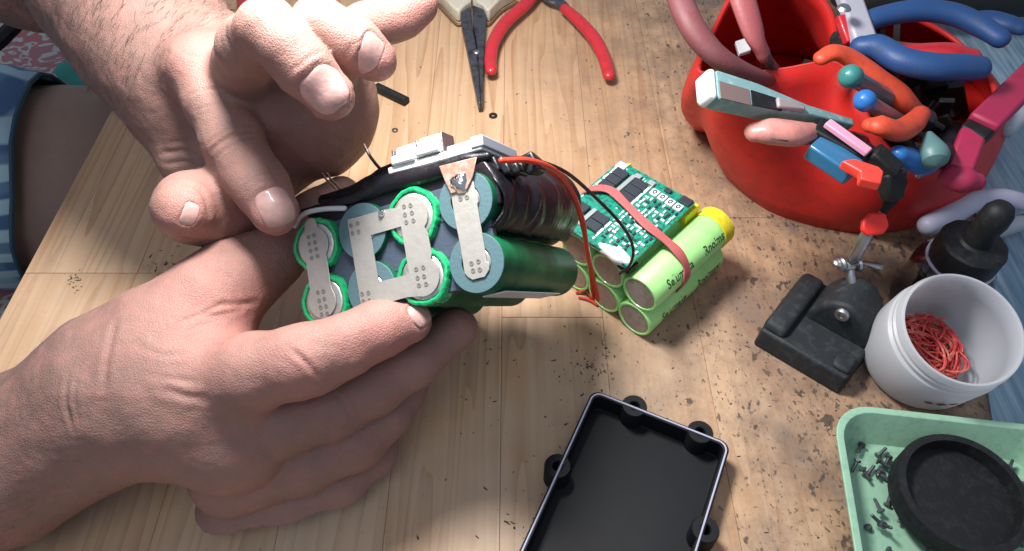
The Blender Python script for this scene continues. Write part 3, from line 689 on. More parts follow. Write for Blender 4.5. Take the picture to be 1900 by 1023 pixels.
# clear edge film under the lower right cell
mb = MB(); mb.box(Lp(.1, -.96, 2.9), (.4, .02, 2.3), (c0, UP, c2)); mb.build('clear_film', WIREW, pack, smooth=False)
mb = MB(); mb.tube([Lp(*FP(px, py, .2), .2) for px, py in ((548, 420), (556, 404), (572, 394), (605, 388), (640, 387))], .09, n=8); mb.build('white_lead', WIREW, pack)
# terminal board and clips
b0 = FP(722, 326, .25); b1 = FP(896, 277, .25); dx = V(b1[0]-b0[0], b1[1]-b0[1], 0); ln = np.linalg.norm(dx); ex = (c0*dx[0]+UP*dx[1])/ln; ey = np.cross(c2, ex); ey = ey if ey@UP > 0 else -ey
ctr = Lp(*b0, .25)+ex*ln/2+ey*.12+c2*1.2
tbd = MB(); tbd.box(ctr, (ln/2, .13, 1.25), (ex, ey, c2)); tbd.box(ctr+ex*ln*.33+ey*.18-c2*.1, (ln*.19, .09, 1.1), (ex, ey, c2)); board = tbd.build('terminal_board', BOARDW, pack, bevel=.05)
mb = MB(); mb.box(ctr+ex*(ln*.46)+ey*.14, (.22, .18, 1.3), (ex, ey, c2)); mb.build('board_clip', GREYB, board, bevel=.04)
for px, py in ((752, 290), (797, 273)):
    x_, y_ = FP(px, py, .3)
    for dz, dy, hh in ((.0, -.10, .15), (.35, .26, .14)):
        mb = MB(); mb.box(Lp(x_, y_, .3+dz)+ey*dy, (.43, hh, .24), (ex, ey, c2)); mb.build('contact_clip', CLIPM, board, bevel=.07, seg=3)
    mb = MB(); mb.box(Lp(x_, y_, .7)+ex*.45+ey*.05, (.03, .34, .4), (ex, ey, c2)); mb.box(Lp(x_, y_, .7)-ex*.45+ey*.0, (.03, .30, .4), (ex, ey, c2)); mb.build('clip_frame', STEEL, board, bevel=.01)
# its wires
mb = MB(); mb.tube([W(930, 298, 21.6), W(985, 299, 22.0), W(1035, 322, 23.4), W(1068, 372, 25), W(1084, 430, 26.2), W(1094, 490, 27.2), W(1110, 556, 28.5)], .095, n=10); mb.build('lead_wire', WIRER, pack)['label'] = 'thick red lead wire'
mb = MB(); mb.tube([W(930, 294, 21.7), W(985, 296, 22.4), W(1050, 320, 24.2), W(1110, 372, 26), W(1155, 420, 27.2), W(1174, 458, 28.2), W(1170, 490, 28.9), W(1150, 508, 29.3)], .065, n=8); mb.build('lead_wire', WIREB, pack)['label'] = 'thin black lead wire'
mb = MB(); mb.tube([W(1000, 305, 23.7), W(1052, 345, 24.6), W(1080, 400, 25.6), W(1090, 460, 26.6), W(1098, 530, 28), W(1102, 556, 28.6)], .06, n=8); mb.build('lead_wire', WIRER, pack)['label'] = 'thin red lead wire'
mb = MB(); mb.tube([W(678, 273, 25.4), W(688, 292, 25.2), W(704, 312, 24.8), W(724, 330, 24.2)], .055, n=8); mb.build('lead_wire', WIREB, pack)['label'] = 'short black wire stub'
mb = MB(); mb.tube([W(676, 268, 25.4), W(679, 276, 25.3)], .028, n=6, sub=1); mb.build('bare_end', COPPER, pack)
for dx_ in (0, 9):
    mb = MB(); mb.tube([W(598+dx_, 322, 26.2), W(606+dx_, 334, 26.4), W(622+dx_, 350, 26.8)], .035, n=6); mb.build('bare_wire', STEEL, pack)

# ================================================================== the second pack on the bench
p2 = thing('battery_pack', 'light green battery pack lying on the bench under a circuit board and a rubber band', 'battery pack', (6.5, 0, 0))
A2 = nrm(V(.70, .71, 0)); L2 = V(-.71, .70, 0); Z = V(0, 0, 1)
F1 = V(5.24, -3.16, 0); RC = .88; LEN = 5.45
for c in range(3):
    for r_ in (0, 1):
        LEN = 5.45 if c == 0 else 4.75; base = F1+L2*(c*1.74)+A2*(0 if c == 0 else .02)+Z*(RC+.02+r_*1.76); mb = MB()
        mb.lathe([(0, .05), (.62, .05), (.74, .05), (.76, 0), (RC-.04, 0), (RC, .06), (RC, LEN-.06), (RC-.05, LEN), (0, LEN)], base, A2, n=44, closed=False)
        cell = mb.build('cell', MINT, p2)
        mb = MB(); mb.lathe([(0, .02), (.68, .02), (.72, .05)], base, A2, n=36, closed=False); mb.build('end_plate' if c == 0 else 'washer', MINTD if c == 0 else KRAFT, cell)
        if c == 0:                           # printing round the sleeve
            for txt, s0, ang0 in (('Selumaka', 1.7, -12 if r_ else -16), ('Rnoimsw', 4.25, -12 if r_ else -16)):
                v, f = text_verts(txt, .62, .004); vs = []
                for x, y, z in v:
                    a = radians(ang0+(44 if r_ else 22))+y/RC; rr = RC+.006+z*1; nrmv = -L2*cos(a)+Z*sin(a); vs.append(base+A2*(s0+x*.75)+nrmv*rr)
                m_ = MB(); m_.add(vs, f); m_.build('print', INK, cell, smooth=False)
nk = MB(); b_ = F1+L2*1.74+A2*.1; nk.prism([(-.25, .55), (.3, .35), (.35, 1.2), (.25, 2.1), (-.2, 2.9), (-.55, 2.8), (-.2, 1.8)], b_, L2, Z, A2, -.04, 0.); nk.build('nickel_strip', NICKEL, p2, bevel=.01, seg=1)
LEN = 5.45
mb = MB(); mb.lathe([(0, LEN+.12), (.8, LEN+.12), (RC+.05, LEN+.02), (RC+.05, LEN-.6), (RC+.01, LEN-.64)], F1+Z*(RC*3+.04), A2, n=40, closed=False); mb.build('yellow_tape', YELLOW, p2)
mb = MB(); mb.box(F1+L2*2.9+A2*4.84+Z*2.2, (1.9, .05, 1.5), (L2, A2, Z)); mb.box(F1+L2*4.52+A2*2.6+Z*2.7, (.06, 2.2, 1.22), (L2, A2, Z)); mb.box(F1+L2*.98+A2*4.5+Z*3.3, (.2, .5, .42), (L2, A2, Z)); mb.build('yellow_tape', YELLOW, p2, bevel=.04)
mb = MB(); mb.box(F1+L2*.95+A2*.25+Z*3.55, (.3, .35, .1), (L2, A2, Z)); mb.build('black_pad', BLACK, p2, bevel=.05)
mb = MB(); mb.tube([F1+L2*(.95)+A2*.12+Z*3.85, F1+L2*1.35+A2*.05+Z*3.95, F1+L2*1.9+A2*.02+Z*3.9, F1+L2*2.6+A2*.0+Z*3.75], [.26, .34, .24, .16], n=14); mb.build('glue_bead', GLUE, p2)
# circuit board
PB = V(4.65, -2.78, 3.92); eu = nrm(V(.67, .74, 0)); ev = nrm(V(-.74, .67, 0)); BU, BV = 4.85, 4.0
def pc(u, v, z=0.): return PB+eu*u+ev*v+Z*z
mb = MB(); mb.box(pc(BU/2, BV/2), (BU/2, BV/2, .08), (eu, ev, Z)); pcb = mb.build('circuit_board', PCBM, p2, smooth=False)
def comp(name, u, v, hu, hv, hz, m, bev=.015, par=None):
    mb = MB(); mb.box(pc(u, v, .08+hz), (hu, hv, hz), (eu, ev, Z)); return mb.build(name, m, par or pcb, smooth=False, bevel=bev, seg=1)
# two rows of power chips along v with a pale busbar between them
def legs(u, v, hu, hv, side):
    mb = MB()
    for k in range(4): mb.box(pc(u-hu+hu*2*(k+.5)/4, v+side*(hv+.07), .11), (.035, .07, .03), (eu, ev, Z))
    mb.build('chip_pins', SILK, pcb, smooth=False)
for (u0, n_) in ((3.0, 3), (.75, 2)):
    for k in range(n_):
        u = u0+k*.52
        comp('chip', u, 3.42, .235, .32, .09, CHIP); comp('chip', u, 2.38, .235, .32, .09, CHIP)
        legs(u, 3.42, .2, .32, 1); legs(u, 2.38, .2, .32, -1)
    comp('busbar', u0+(n_-1)*.26, 2.9, n_*.27+.05, .10, .05, GREYSTRIP)
for k in range(4):
    u, v = 4.12-k*.02, 1.62-k*.42
    q = comp('shunt_resistor', u-.0, v, .19, .175, .05, SILK)
    m_ = MB(); m_.ring(.055, .12, pc(u, v, .18), eu*1.15, ev*.8, Z, 0, .012, n=16); m_.build('marking', INKB, q, smooth=False)
comp('corner_pad', 4.55, 3.72, .22, .24, .04, GREYC); comp('corner_pad', 4.6, .32, .22, .26, .05, CHIP)
comp('connector', 4.45, 2.75, .13, .16, .06, GREYSTRIP); comp('connector', 4.5, 2.05, .13, .16, .06, GREYSTRIP); comp('diode', 4.6, 1.25, .10, .16, .06, CHIP)
rs = random.Random(5); mb = MB(); mc = MB(); ms = MB()
for u in np.arange(.35, 3.75, .24):
    for v in np.arange(.2, 1.95, .22):
        if rs.random() < .82:
            (mb if rs.random() < .62 else mc).box(pc(u+rs.uniform(-.03, .03), v+rs.uniform(-.03, .03), .11), ((.085, .04, .035) if rs.random() < .6 else (.04, .085, .035)), (eu, ev, Z))
for u in np.arange(.3, 4.7, .2):
    for v in (1.98, 3.86):
        if rs.random() < .7: ms.box(pc(u, v, .087), (.07, rs.uniform(.02, .07), .008), (eu, ev, Z))
for k in range(26): ms.box(pc(rs.uniform(2.2, 4.7), rs.uniform(2.0, 3.8), .087), (rs.uniform(.02, .09), rs.uniform(.015, .05), .007), (eu, ev, Z))
for mm, nm, mt in ((mb, 'small_resistors', SILK), (mc, 'small_capacitors', CHIP), (ms, 'solder_pads', SILK)):
    o = mm.build(nm, mt, pcb, smooth=False); o['kind'] = 'stuff'
# rubber band
bandp = [T(1070, 372, 3.4), T(1092, 352, 4.15), T(1130, 352, 4.2), T(1160, 378, 4.22), T(1200, 417, 4.22), T(1238, 448, 3.95), T(1262, 472, 3.70), T(1274, 497, 3.2), T(1272, 522, 2.6), T(1258, 540, 1.4)]
mb = MB(); mb.tube(bandp, [.2, .2, .2, .2, .2, .2, .21, .22, .2, .18], n=10, up=None, flat=1.); 
# a flat ribbon: width across the path, thin outwards
Q = [np.array(b) for b in bandp]; QQ = []
for i in range(len(Q)-1):
    a, b, c, d = Q[max(i-1, 0)], Q[i], Q[i+1], Q[min(i+2, len(Q)-1)]
    for k in range(5):
        tt = k/5; QQ.append(.5*((2*b)+(c-a)*tt+(2*a-5*b+4*c-d)*tt*tt+(3*b-a-3*c+d)*tt**3))
QQ.append(Q[-1]); vs = []; fs = []; sd = nrm(V(.55, .83, 0))
for i, q in enumerate(QQ):
    tg = nrm(QQ[min(i+1, len(QQ)-1)]-QQ[max(i-1, 0)]); s_ = nrm(A2-tg*(A2@tg)); s_ = nrm(s_+sd*0); nn = nrm(np.cross(tg, s_)); nn = nn if nn[2] > -.2 else -nn
    wv_ = .21+.02*sin(i*.7)
    vs += [q-s_*wv_-nn*.03, q+s_*wv_-nn*.03, q+s_*wv_*.95+nn*.04, q-s_*wv_*.95+nn*.04]
for i in range(len(QQ)-1):
    for k in range(4): fs.append((i*4+k, i*4+(k+1) % 4, (i+1)*4+(k+1) % 4, (i+1)*4+k))
mb = MB(); mb.add(vs, fs); o = mb.build('rubber_band', REDR, None, bevel=.02); tag(o, 'flat dusty red rubber band stretched over the light green pack and its board', 'rubber band')
mb = MB(); mb.tube([T(1070, 543, .1), T(1088, 540, .3), T(1098, 552, .2), T(1112, 560, .15)], .06, n=8); mb.tube([T(1075, 552, .1), T(1092, 556, .12), T(1108, 566, .1)], .06, n=8)
o = mb.build('wire_scrap', WIRER, None); tag(o, 'tiny curl of red wire on the bench left of the light green pack', 'wire')
# ================================================================== pliers at the top
def plier_handle(parent, pts, rad, m, name='handle', flat=.75, lab=None):
    mb = MB(); mb.tube(pts, rad, n=16, up=(0, 0, 1), flat=flat); o = mb.build(name, m, parent)
    if lab: o['label'] = lab
    return o
def red_pliers(label, off, group, zz=.75, flip=False):
    t_ = thing('pliers', label, 'pliers', T(990+off[0], 40+off[1]), group)
    def q(px, py, z=zz): return T(px+off[0], py+off[1], z)
    plier_handle(t_, [q(1000, -22), q(975, 8), q(938, 42), q(916, 78), q(910, 108), q(911, 131)], [.42, .44, .43, .40, .37, .35], REDG)
    plier_handle(t_, [q(1048, 16), q(1075, 40), q(1103, 72), q(1120, 105), q(1130, 140), ], [.36, .42, .43, .40, .37], REDG)
    mb = MB(); mb.tube([q(1060, 26), q(1040, 6), q(1015, -6), q(990, -40)], [.30, .36, .42, .5], n=10, up=(0, 0, 1), flat=.5); mb.build('metal_arm', DSTEEL, t_)
    mb = MB(); mb.tube([q(985, -10), q(1005, -22), q(1030, -38), q(1052, -62)], [.32, .42, .5, .5], n=10, up=(0, 0, 1), flat=.5); mb.build('metal_arm', DSTEEL, t_)
    mb = MB(); mb.lathe([(0, 0), (.75, 0), (.8, .1), (.8, .6), (.72, .7), (0, .7)], q(1020, -55, .35), (0, 0, 1), n=28); mb.build('pivot', STEEL, t_)
    for s_ in (-1, 1):
        mb = MB(); a = q(1020+s_*10, -60); b = q(1022+s_*4, -170)
        mb.box((a+b)/2, (.38, np.linalg.norm(b-a)/2, .35), (V(1, 0, 0), nrm(b-a), V(0, 0, 1))); mb.build('jaw', DSTEEL, t_, bevel=.12)
    return t_
red_pliers('red handled pliers with spread arched handles right of the long pointed nose', (0, 0), 'red handled pliers at the back')
t_ = thing('pliers', 'red handled pliers mostly hidden behind the pointing hand', 'pliers', T(580, -20), 'red handled pliers at the back')
plier_handle(t_, [T(500, -190, .7), T(470, -130, .7), T(454, -60, .7), T(451, 0, .7), T(452, 18, .7)], [.4, .42, .4, .38, .36], REDG)
plier_handle(t_, [T(650, -190, .7), T(690, -130, .7), T(705, -60, .7), T(706, -12, .7), T(706, -2, .7)], [.4, .42, .4, .38, .36], REDG)
mb = MB(); mb.tube([T(500, -190, .7), T(580, -260, .7), T(580, -340, .7)], [.35, .5, .4], n=10, up=(0, 0, 1), flat=.6); mb.tube([T(650, -190, .7), T(585, -255, .7), T(590, -340, .7)], [.35, .5, .4], n=10, up=(0, 0, 1), flat=.6); mb.build('metal_arm', DSTEEL, t_)
# long nose pliers
t_ = thing('long_nose_pliers', 'cream handled pliers with a long pointed grey nose aimed at the battery pack', 'pliers', T(880, 60))
def flat_poly(parent, name, pts, z0, z1, m, bev=.05, top=None):
    mb = MB(); n = len(pts); vs = [T(px, py, z0) for px, py in pts]+[V(*T(px, py, z0)[:2], z1) for px, py in (top or pts)]
    fs = [tuple(range(n-1, -1, -1)), tuple(range(n, 2*n))]+[(i, (i+1) % n, n+(i+1) % n, n+i) for i in range(n)]
    mb.add(vs, fs); return mb.build(name, m, parent, bevel=bev)
flat_poly(t_, 'jaw', [(855, 40), (874, 28), (876, 60), (884, 100), (890, 160), (893, 208), (888, 208), (878, 160), (866, 100), (857, 60)], .1, .75, DSTEEL, .07)
flat_poly(t_, 'jaw', [(877, 26), (898, 34), (903, 45), (900, 80), (899, 120), (897, 160), (896, 207), (893.5, 208), (891, 160), (886, 100), (878, 60)], .1, .75, DSTEEL, .07)
mb = MB(); q0 = T(884, 97, .78); mb.lathe([(0, .10), (.12, .09), (.2, .04), (.22, 0)], q0, (0, 0, 1), n=20); mb.build('pivot', STEEL, t_)
h1 = flat_poly(t_, 'handle', [(813, -60), (874, -60), (875, 24), (862, 33), (854, 42), (846, 40), (828, 22), (812, 6)], .05, .95, CREAM, .14)
h2 = flat_poly(t_, 'handle', [(877, -60), (972, -60), (960, 0), (930, 18), (908, 42), (902, 40), (896, 31), (878, 23)], .05, .95, CREAM, .14)
mb = MB(); mb.tube([T(812, 8, .2), T(828, 26, .2), T(846, 44, .2), T(854, 46, .2)], .09, n=6); mb.build('trim', BROWN, h1)
mb = MB(); mb.tube([T(960, 4, .2), T(930, 22, .2), T(908, 45, .2), T(902, 45, .2)], .09, n=6); mb.build('trim', BROWN, h2)
o_ = V(*T(902, 4, .05)[:2], .96); mb = MB(); mb.ring(.42, .46, o_, V(1, 0, 0), V(0, 1, 0), V(0, 0, 1), 0, .012, n=32)
v, f = text_verts('2', .5, .006); mb.add([o_+V(a, b, c) for a, b, c in v], f); mb.build('moulded_mark', mat('cream_mark', (.36, .33, .26), .5), h2, smooth=False)

# bits on the bench
mb = MB(); a = T(700, 162, .28); b = T(754, 188, .28); mb.tube([a, b], [.27, .27], n=14, sub=1, cap=False); o = mb.build('plastic_sleeve', BLACK, None); tag(o, 'short black plastic sleeve beside the upper palm', 'plastic tube')
def ringbit(px, py, r0, r1, lab, m=BLACK):
    mb = MB(); mb.ring(r0, r1, T(px, py), V(1, 0, 0), V(0, 1, 0), V(0, 0, 1), 0.005, .08, n=20); o = mb.build('small_ring', m, None, bevel=.01); tag(o, lab, 'ring')
ringbit(915, 216, .09, .24, 'tiny black ring just below the tip of the long nose pliers')
ringbit(733, 243, .10, .17, 'tiny thin grey ring between the palm and the terminal board', DSTEEL)
crumb = MB(); rs = random.Random(8)
for k in range(420):
    if k < 230: px, py = rs.uniform(900, 1560), rs.uniform(160, 1000)
    elif k < 300: px, py = rs.gauss(1110, 40), rs.gauss(670, 22)
    elif k < 335: px, py = rs.gauss(320, 22), rs.gauss(490, 12)
    elif k < 355: px, py = rs.gauss(138, 10), rs.gauss(525, 12)
    else: px, py = rs.uniform(700, 1250), rs.uniform(120, 1000)
    q = T(px, py); s_ = rs.uniform(.018, .05)*(1.3 if rs.random() < .1 else 1); a = rs.uniform(0, pi); x = V(cos(a), sin(a), 0); y = V(-sin(a), cos(a), 0)
    ph = rs.uniform(0, 6); el = rs.uniform(1, 2.4); n0 = len(crumb.v); crumb.lathe([(s_, 0), (s_*.85, s_*.4), (0, s_*.6)], q+V(0, 0, .004), (0, 0, 1), n=6, rmod=lambda a_, h: 1+.45*sin(2*a_+ph)+.25*sin(3*a_+2*ph)); crumb.v[n0:] = [tuple(q+x*((np.array(p_)-q)@x)*el+y*((np.array(p_)-q)@y)*.8+V(0, 0, p_[2]-q[2])) for p_ in crumb.v[n0:]]
o = crumb.build('crumbs', mat('crumb', (.06, .045, .035), .8), None, smooth=False); tag(o, 'dark crumbs and scorched specks scattered over the bench top', 'debris', kind='stuff')
mb = MB(); q = T(1281, 206); mb.lathe([(0, 0), (.12, 0), (.13, .08), (.05, .14), (0, .14)], q, (0, 0, 1), n=10); o = mb.build('white_bead', WHITE, None); tag(o, 'tiny white bead on the bench left of the red tub', 'bead')

# ================================================================== red tub
tub = thing('tool_tub', 'large lobed red plastic tub crammed with tool handles', 'tub', (18, 10, 0))
BPt = [(1292, 236), (1325, 256), (1350, 325), (1420, 385), (1500, 415), (1570, 428), (1630, 430), (1700, 415), (1770, 372), (1815, 300), (1840, 220), (1790, 150), (1690, 120), (1560, 125), (1500, 112), (1440, 108), (1370, 130), (1310, 180)]
RPt = [(1296, 128, 7.2), (1330, 134, 7.9), (1368, 138, 8), (1450, 129, 8), (1556, 118, 8), (1600, 190, 7.3), (1640, 262, 6.2), (1700, 312, 5.2), (1770, 306, 5), (1822, 245, 5.4), (1843, 160, 5.8), (1760, 66, 5.8), (1640, 24, 6.8), (1567, 100, 7.2), (1535, 10, 8.0), (1450, -60, 8.9), (1370, -20, 8.4), (1325, 56, 7.8)]
def cr(P, sub):
    out = []; n = len(P)
    for i in range(n):
        a, b, c, d = P[i-1], P[i], P[(i+1) % n], P[(i+2) % n]
        for k in range(sub):
            t_ = k/sub; out.append(.5*((2*b)+(c-a)*t_+(2*a-5*b+4*c-d)*t_*t_+(3*b-a-3*c+d)*t_**3))
    return out
bw = cr([T(*q) for q in BPt], 6); rw = cr([T(*q) for q in RPt], 6); NR = len(bw); LV = 9; vs = []; fs = []
for l in range(LV+1):
    s_ = l/LV
    for i in range(NR):
        a, b = bw[i], rw[i]; q = a+(b-a)*s_; cen = V(18.3, 9.5, q[2]); out = q-cen; out[2] = 0; out = nrm(out)
        q = q+out*(.9*sin(pi*s_)*(1-s_*.4)); vs.append(q)
for l in range(LV):
    for i in range(NR): fs.append((l*NR+i, l*NR+(i+1) % NR, (l+1)*NR+(i+1) % NR, (l+1)*NR+i))
mb = MB(); mb.add(vs, fs); mb.build('wall', RED, tub, solid=.22, fix=False, angle=50)
mb = MB(); mb.add([q+V(0, 0, .30)-(q-V(18.3, 9.5, 0))*.01 for q in bw], [tuple(range(NR))]); mb.build('bottom', RED, tub, fix=False, solid=.1, smooth=False)
# upright partition between the tall cup and the open side
pa = rw[4*6]; pb = rw[13*6]; mb = MB(); vs = []
for i in range(9):
    q = pa+(pb-pa)*i/8+V(.5*sin(pi*i/8), 0, 0); vs += [q+V(0, 0, -.05), V(q[0]+.8, q[1]+1.0, .4)]
mb.add(vs, [(2*i, 2*i+2, 2*i+3, 2*i+1) for i in range(8)]); mb.build('partition', RED, tub, solid=.2, fix=False)
mb = MB(); mb.tube([rw[i] for i in range(0, 5*6)], .07, n=6, sub=1); mb.build('rim_lip', mat('red_lip', (.60, .06, .05), .4), tub)
mb = MB(); mb.tube([rw[i] for i in range(13*6, 18*6)], .08, n=6, sub=1); mb.build('rim_lip', RED, tub)

# ---- tools standing in the tub: each reaches down to the tub's inside
G = 'hand tools standing in the red tub'
def W2(px, py, z): return T(px, py, z)
def tool(name, label, cat, loc, grp=G): return thing(name, label, cat, loc, grp)
# dull pink pliers in the cup
t_ = tool('pliers', 'pliers with long dull mauve handles, leaning left out of the tall cup of the tub', 'pliers', T(1430, 120, 7))
plier_handle(t_, [W2(1232, -90, 11.5), W2(1262, 0, 11), W2(1292, 62, 10.4), W2(1340, 112, 9.6), W2(1400, 142, 8.4), W2(1432, 150, 7.2)], [.46, .52, .54, .52, .44, .33], MAUVE, flat=.8)
plier_handle(t_, [W2(1345, -90, 11.5), W2(1375, -10, 10.6), W2(1398, 60, 9.6), W2(1416, 100, 8.8)], [.52, .56, .52, .44], mat('faded_pink_grip', (.30, .075, .08), .5, bump=(6, .2)), flat=.6)
mb = MB(); mb.tube([W2(1416, 98, 8.8), W2(1428, 122, 8), W2(1440, 140, 6.6), V(15, 9.5, 1.5)], [.40, .42, .38, .25], n=10, up=(0, 0, 1), flat=.6); mb.build('metal_neck', DSTEEL, t_, bevel=0)
mb = MB(); mb.box(W2(1378, 88, 6.5), (.35, .5, .12), (nrm(V(1, .5, 0)), V(0, 1, 0), V(0, 0, 1))); o = mb.build('paper_scrap', WIREW, None, bevel=.05); tag(o, 'small crumpled pale scrap inside the tall cup of the tub', 'scrap')
# snap knife
t_ = tool('snap_knife', 'pale teal snap knife with white end cap, poking left over the tub front', 'knife', T(1400, 190, 8))
a = W2(1318, 165, 10.2); b = W2(1492, 214, 8.6); d_ = nrm(b-a); up_ = nrm(V(-.25, -.15, 1)-d_*(V(-.25, -.15, 1)@d_)); sd_ = np.cross(d_, up_)
Lk = np.linalg.norm(b-a)
wid = nrm(W2(1332, 140, 10.2)-W2(1292, 180, 10.2)); wid = nrm(wid-d_*(wid@d_)); thk = nrm(np.cross(d_, wid))
if thk@(CP-a) < 0: thk = -thk
mb = MB(); ol = [(0, .52), (.12, .62), (Lk*.45, .56), (Lk*.98, .24), (Lk*1.5, .2), (Lk*1.5, -.15), (Lk*.98, -.2), (Lk*.5, -.5), (.12, -.62), (0, -.52)]
mb.prism(ol, a, d_, wid, thk, -.42, .36); body_ = mb.build('body', TEALK, t_, bevel=.12, seg=3)
mb = MB(); mb.prism([(-.36, .44), (-.26, .60), (.02, .64), (.02, -.64), (-.26, -.60), (-.36, -.44)], a, d_, wid, thk, -.45, .39); mb.build('end_cap', WHITE, t_, bevel=.14, seg=3)
mb = MB(); mb.prism([(.12, .12), (Lk*.33, .12), (Lk*.33, -.54), (.12, -.60)], a, d_, wid, thk, .35, .39); mb.build('window', mat('smoky_window', (.16, .11, .10), .2, coat=.5), body_)
mb = MB(); mb.prism([(Lk*.35, .12), (Lk*.66, .08), (Lk*.66, -.42), (Lk*.35, -.52)], a, d_, wid, thk, .35, .40); mb.build('window', BLACK, body_)
mb = MB(); mb.prism([(Lk*.60, .06), (Lk*.90, .04), (Lk*.90, -.24), (Lk*.60, -.40)], a, d_, wid, thk, .36, .55); mb.build('slider', mat('slider_grey', (.30, .24, .25), .4), t_, bevel=.08)
# pink handled tool
t_ = tool('pliers', 'stubby pliers with pale pink rounded grip, in front below the snap knife', 'pliers', T(1450, 246, 8))
plier_handle(t_, [W2(1400, 245, 8.7), W2(1430, 244, 8.8), W2(1470, 248, 8.7), W2(1506, 246, 8.3)], [.42, .56, .56, .44], PINK, flat=.8)
mb = MB(); mb.tube([W2(1488, 252, 8.4), W2(1530, 250, 8.0), W2(1580, 258, 7.2), V(18.5, 7, 2)], [.38, .36, .3, .25], n=10); mb.build('metal_neck', DSTEEL, t_)
mb = MB(); mb.tube([W2(1430, 257, 9.15), W2(1448, 260, 9.2), W2(1462, 262, 9.1)], .03, n=6); mb.build('seam', INKB, t_)
# folding cutter: pink edge, blue body, red latch
t_ = tool('wire_cutter', 'angular cutter with pink top edge, blue side and red latch at the tub front', 'cutter', T(1590, 280, 8))
def bar(par, name, p0, p1, wdt, thk_, m, bev=.06, tp=1.):
    d_ = nrm(p1-p0); s_ = nrm(np.cross(d_, V(0, 0, 1))); u_ = np.cross(s_, d_); mb = MB(); L_ = np.linalg.norm(p1-p0)/2
    mb.box((p0+p1)/2, (wdt, thk_, L_), (s_, u_, d_), taper=tp); return mb.build(name, m, par, bevel=bev)
bar(t_, 'blue_body', W2(1508, 270, 8.2), W2(1585, 322, 8.0), .50, .35, mat('blue_side', (.025, .13, .26), .3, coat=.2), .1)
bar(t_, 'black_body', W2(1510, 240, 8.4), W2(1640, 312, 7.9), .46, .34, BLACK, .08)
bar(t_, 'top_edge', W2(1534, 228, 8.9), W2(1612, 284, 8.6), .20, .12, ROSE, .05)
mb = MB(); mb.prism([(0, 0), (.4, .28), (1.25, .22), (1.45, .05), (1.45, -.55), (.75, -.6), (.7, -.25)], W2(1560, 302, 8.75), nrm(V(.88, -.40, 0)), nrm(V(.40, .88, .1)), V(0, 0, 1), -.3, .1); mb.build('latch', mat('latch_red', (.85, .05, .035), .35), t_, bevel=.06)
bar(t_, 'head', W2(1612, 286, 8.3), W2(1656, 326, 7.8), .40, .45, BLACK, .1); bar(t_, 'jaw', W2(1652, 318, 7.9), W2(1656, 372, 7.0), .48, .40, BLACK, .12, .7)
# orange pliers
t_ = tool('pliers', 'orange handled pliers with a hooked lower grip in the middle of the tub', 'pliers', T(1650, 200, 8))
plier_handle(t_, [W2(1524, 108, 9.2), W2(1548, 98, 9.3), W2(1580, 110, 9.0), W2(1625, 145, 8.4), W2(1668, 178, 7.8), W2(1700, 210, 7)], [.34, .40, .46, .55, .6, .5], ORANGE)
plier_handle(t_, [W2(1616, 232, 8.9), W2(1636, 234, 9.0), W2(1664, 243, 8.6), W2(1690, 232, 8.2), W2(1710, 210, 8.0)], [.36, .46, .50, .46, .36], ORANGE)
mb = MB(); mb.tube([W2(1705, 212, 7.4), W2(1720, 225, 6), V(21, 8.5, 1.5)], [.4, .4, .3], n=10); mb.build('metal_neck', DSTEEL, t_)
# screwdrivers
def screwdriver(label, tip, nxt, r, m, shaft=GREYB, end=None):
    t_ = tool('screwdriver', label, 'screwdriver', tip)
    d_ = nrm(nxt-tip); mb = MB(); mb.lathe([(0, -r*.75), (r*.5, -r*.68), (r*.85, -r*.4), (r, 0), (r, r*.6), (r*.8, r*1.0), (r*.75, r*1.2)], tip, d_, n=24); mb.build('handle_end', m, t_)
    L_ = np.linalg.norm(nxt-tip); mb = MB(); mb.lathe([(r*.74, r*.9), (r*.72, L_*.9), (r*.5, L_), (.15, L_+.1), (.15, L_+3.5)], tip, d_, n=16, rmod=lambda a, h: 1+.06*sin(6*a)); mb.build('handle', shaft, t_)
screwdriver('screwdriver with a round teal cap, uppermost in the tub', W2(1576, 141, 9.8), W2(1690, 205, 6.6), .44, TEALG, mat('smoke_grey', (.10, .125, .14), .3, coat=.3))
screwdriver('screwdriver with a round bright blue cap below the teal one', W2(1603, 186, 9.6), W2(1680, 232, 7), .40, BLUEB, mat('smoke_grey2', (.13, .16, .19), .3, coat=.3))
# hidden-mouth tools
t_ = tool('pliers', 'pliers with blue and dull green handle ends pointing up from the tub mouth', 'pliers', T(1710, 285, 6.5))
plier_handle(t_, [W2(1668, 286, 8.0), W2(1690, 296, 7.4), W2(1720, 305, 6.2), V(21.5, 6, 3)], [.36, .48, .45, .3], BLUEB, flat=.9)
pa_ = W2(1722, 242, 8.0); pb_ = W2(1740, 286, 8.0); mb = MB(); mb.lathe([(0, .1), (.14, .15), (.36, .6), (.54, 1.0), (.58, 1.25), (.48, 1.5), (.25, 1.65), (0, 1.7)], pa_, pb_-pa_+V(0, 0, -.3), n=28, closed=False); mb.build('handle', DTEAL, t_); mb = MB(); mb.tube([W2(1745, 290, 7.2), V(22.0, 7, 3)], [.45, .3], n=12, sub=1); mb.build('handle_core', BLACK, t_)
mb = MB(); mb.lathe([(0, -.12), (.12, -.1), (.16, 0), (.16, .5)], W2(1712, 312, 7.0), (0.2, .2, -1), n=12); mb.build('rivet', STEEL, t_)
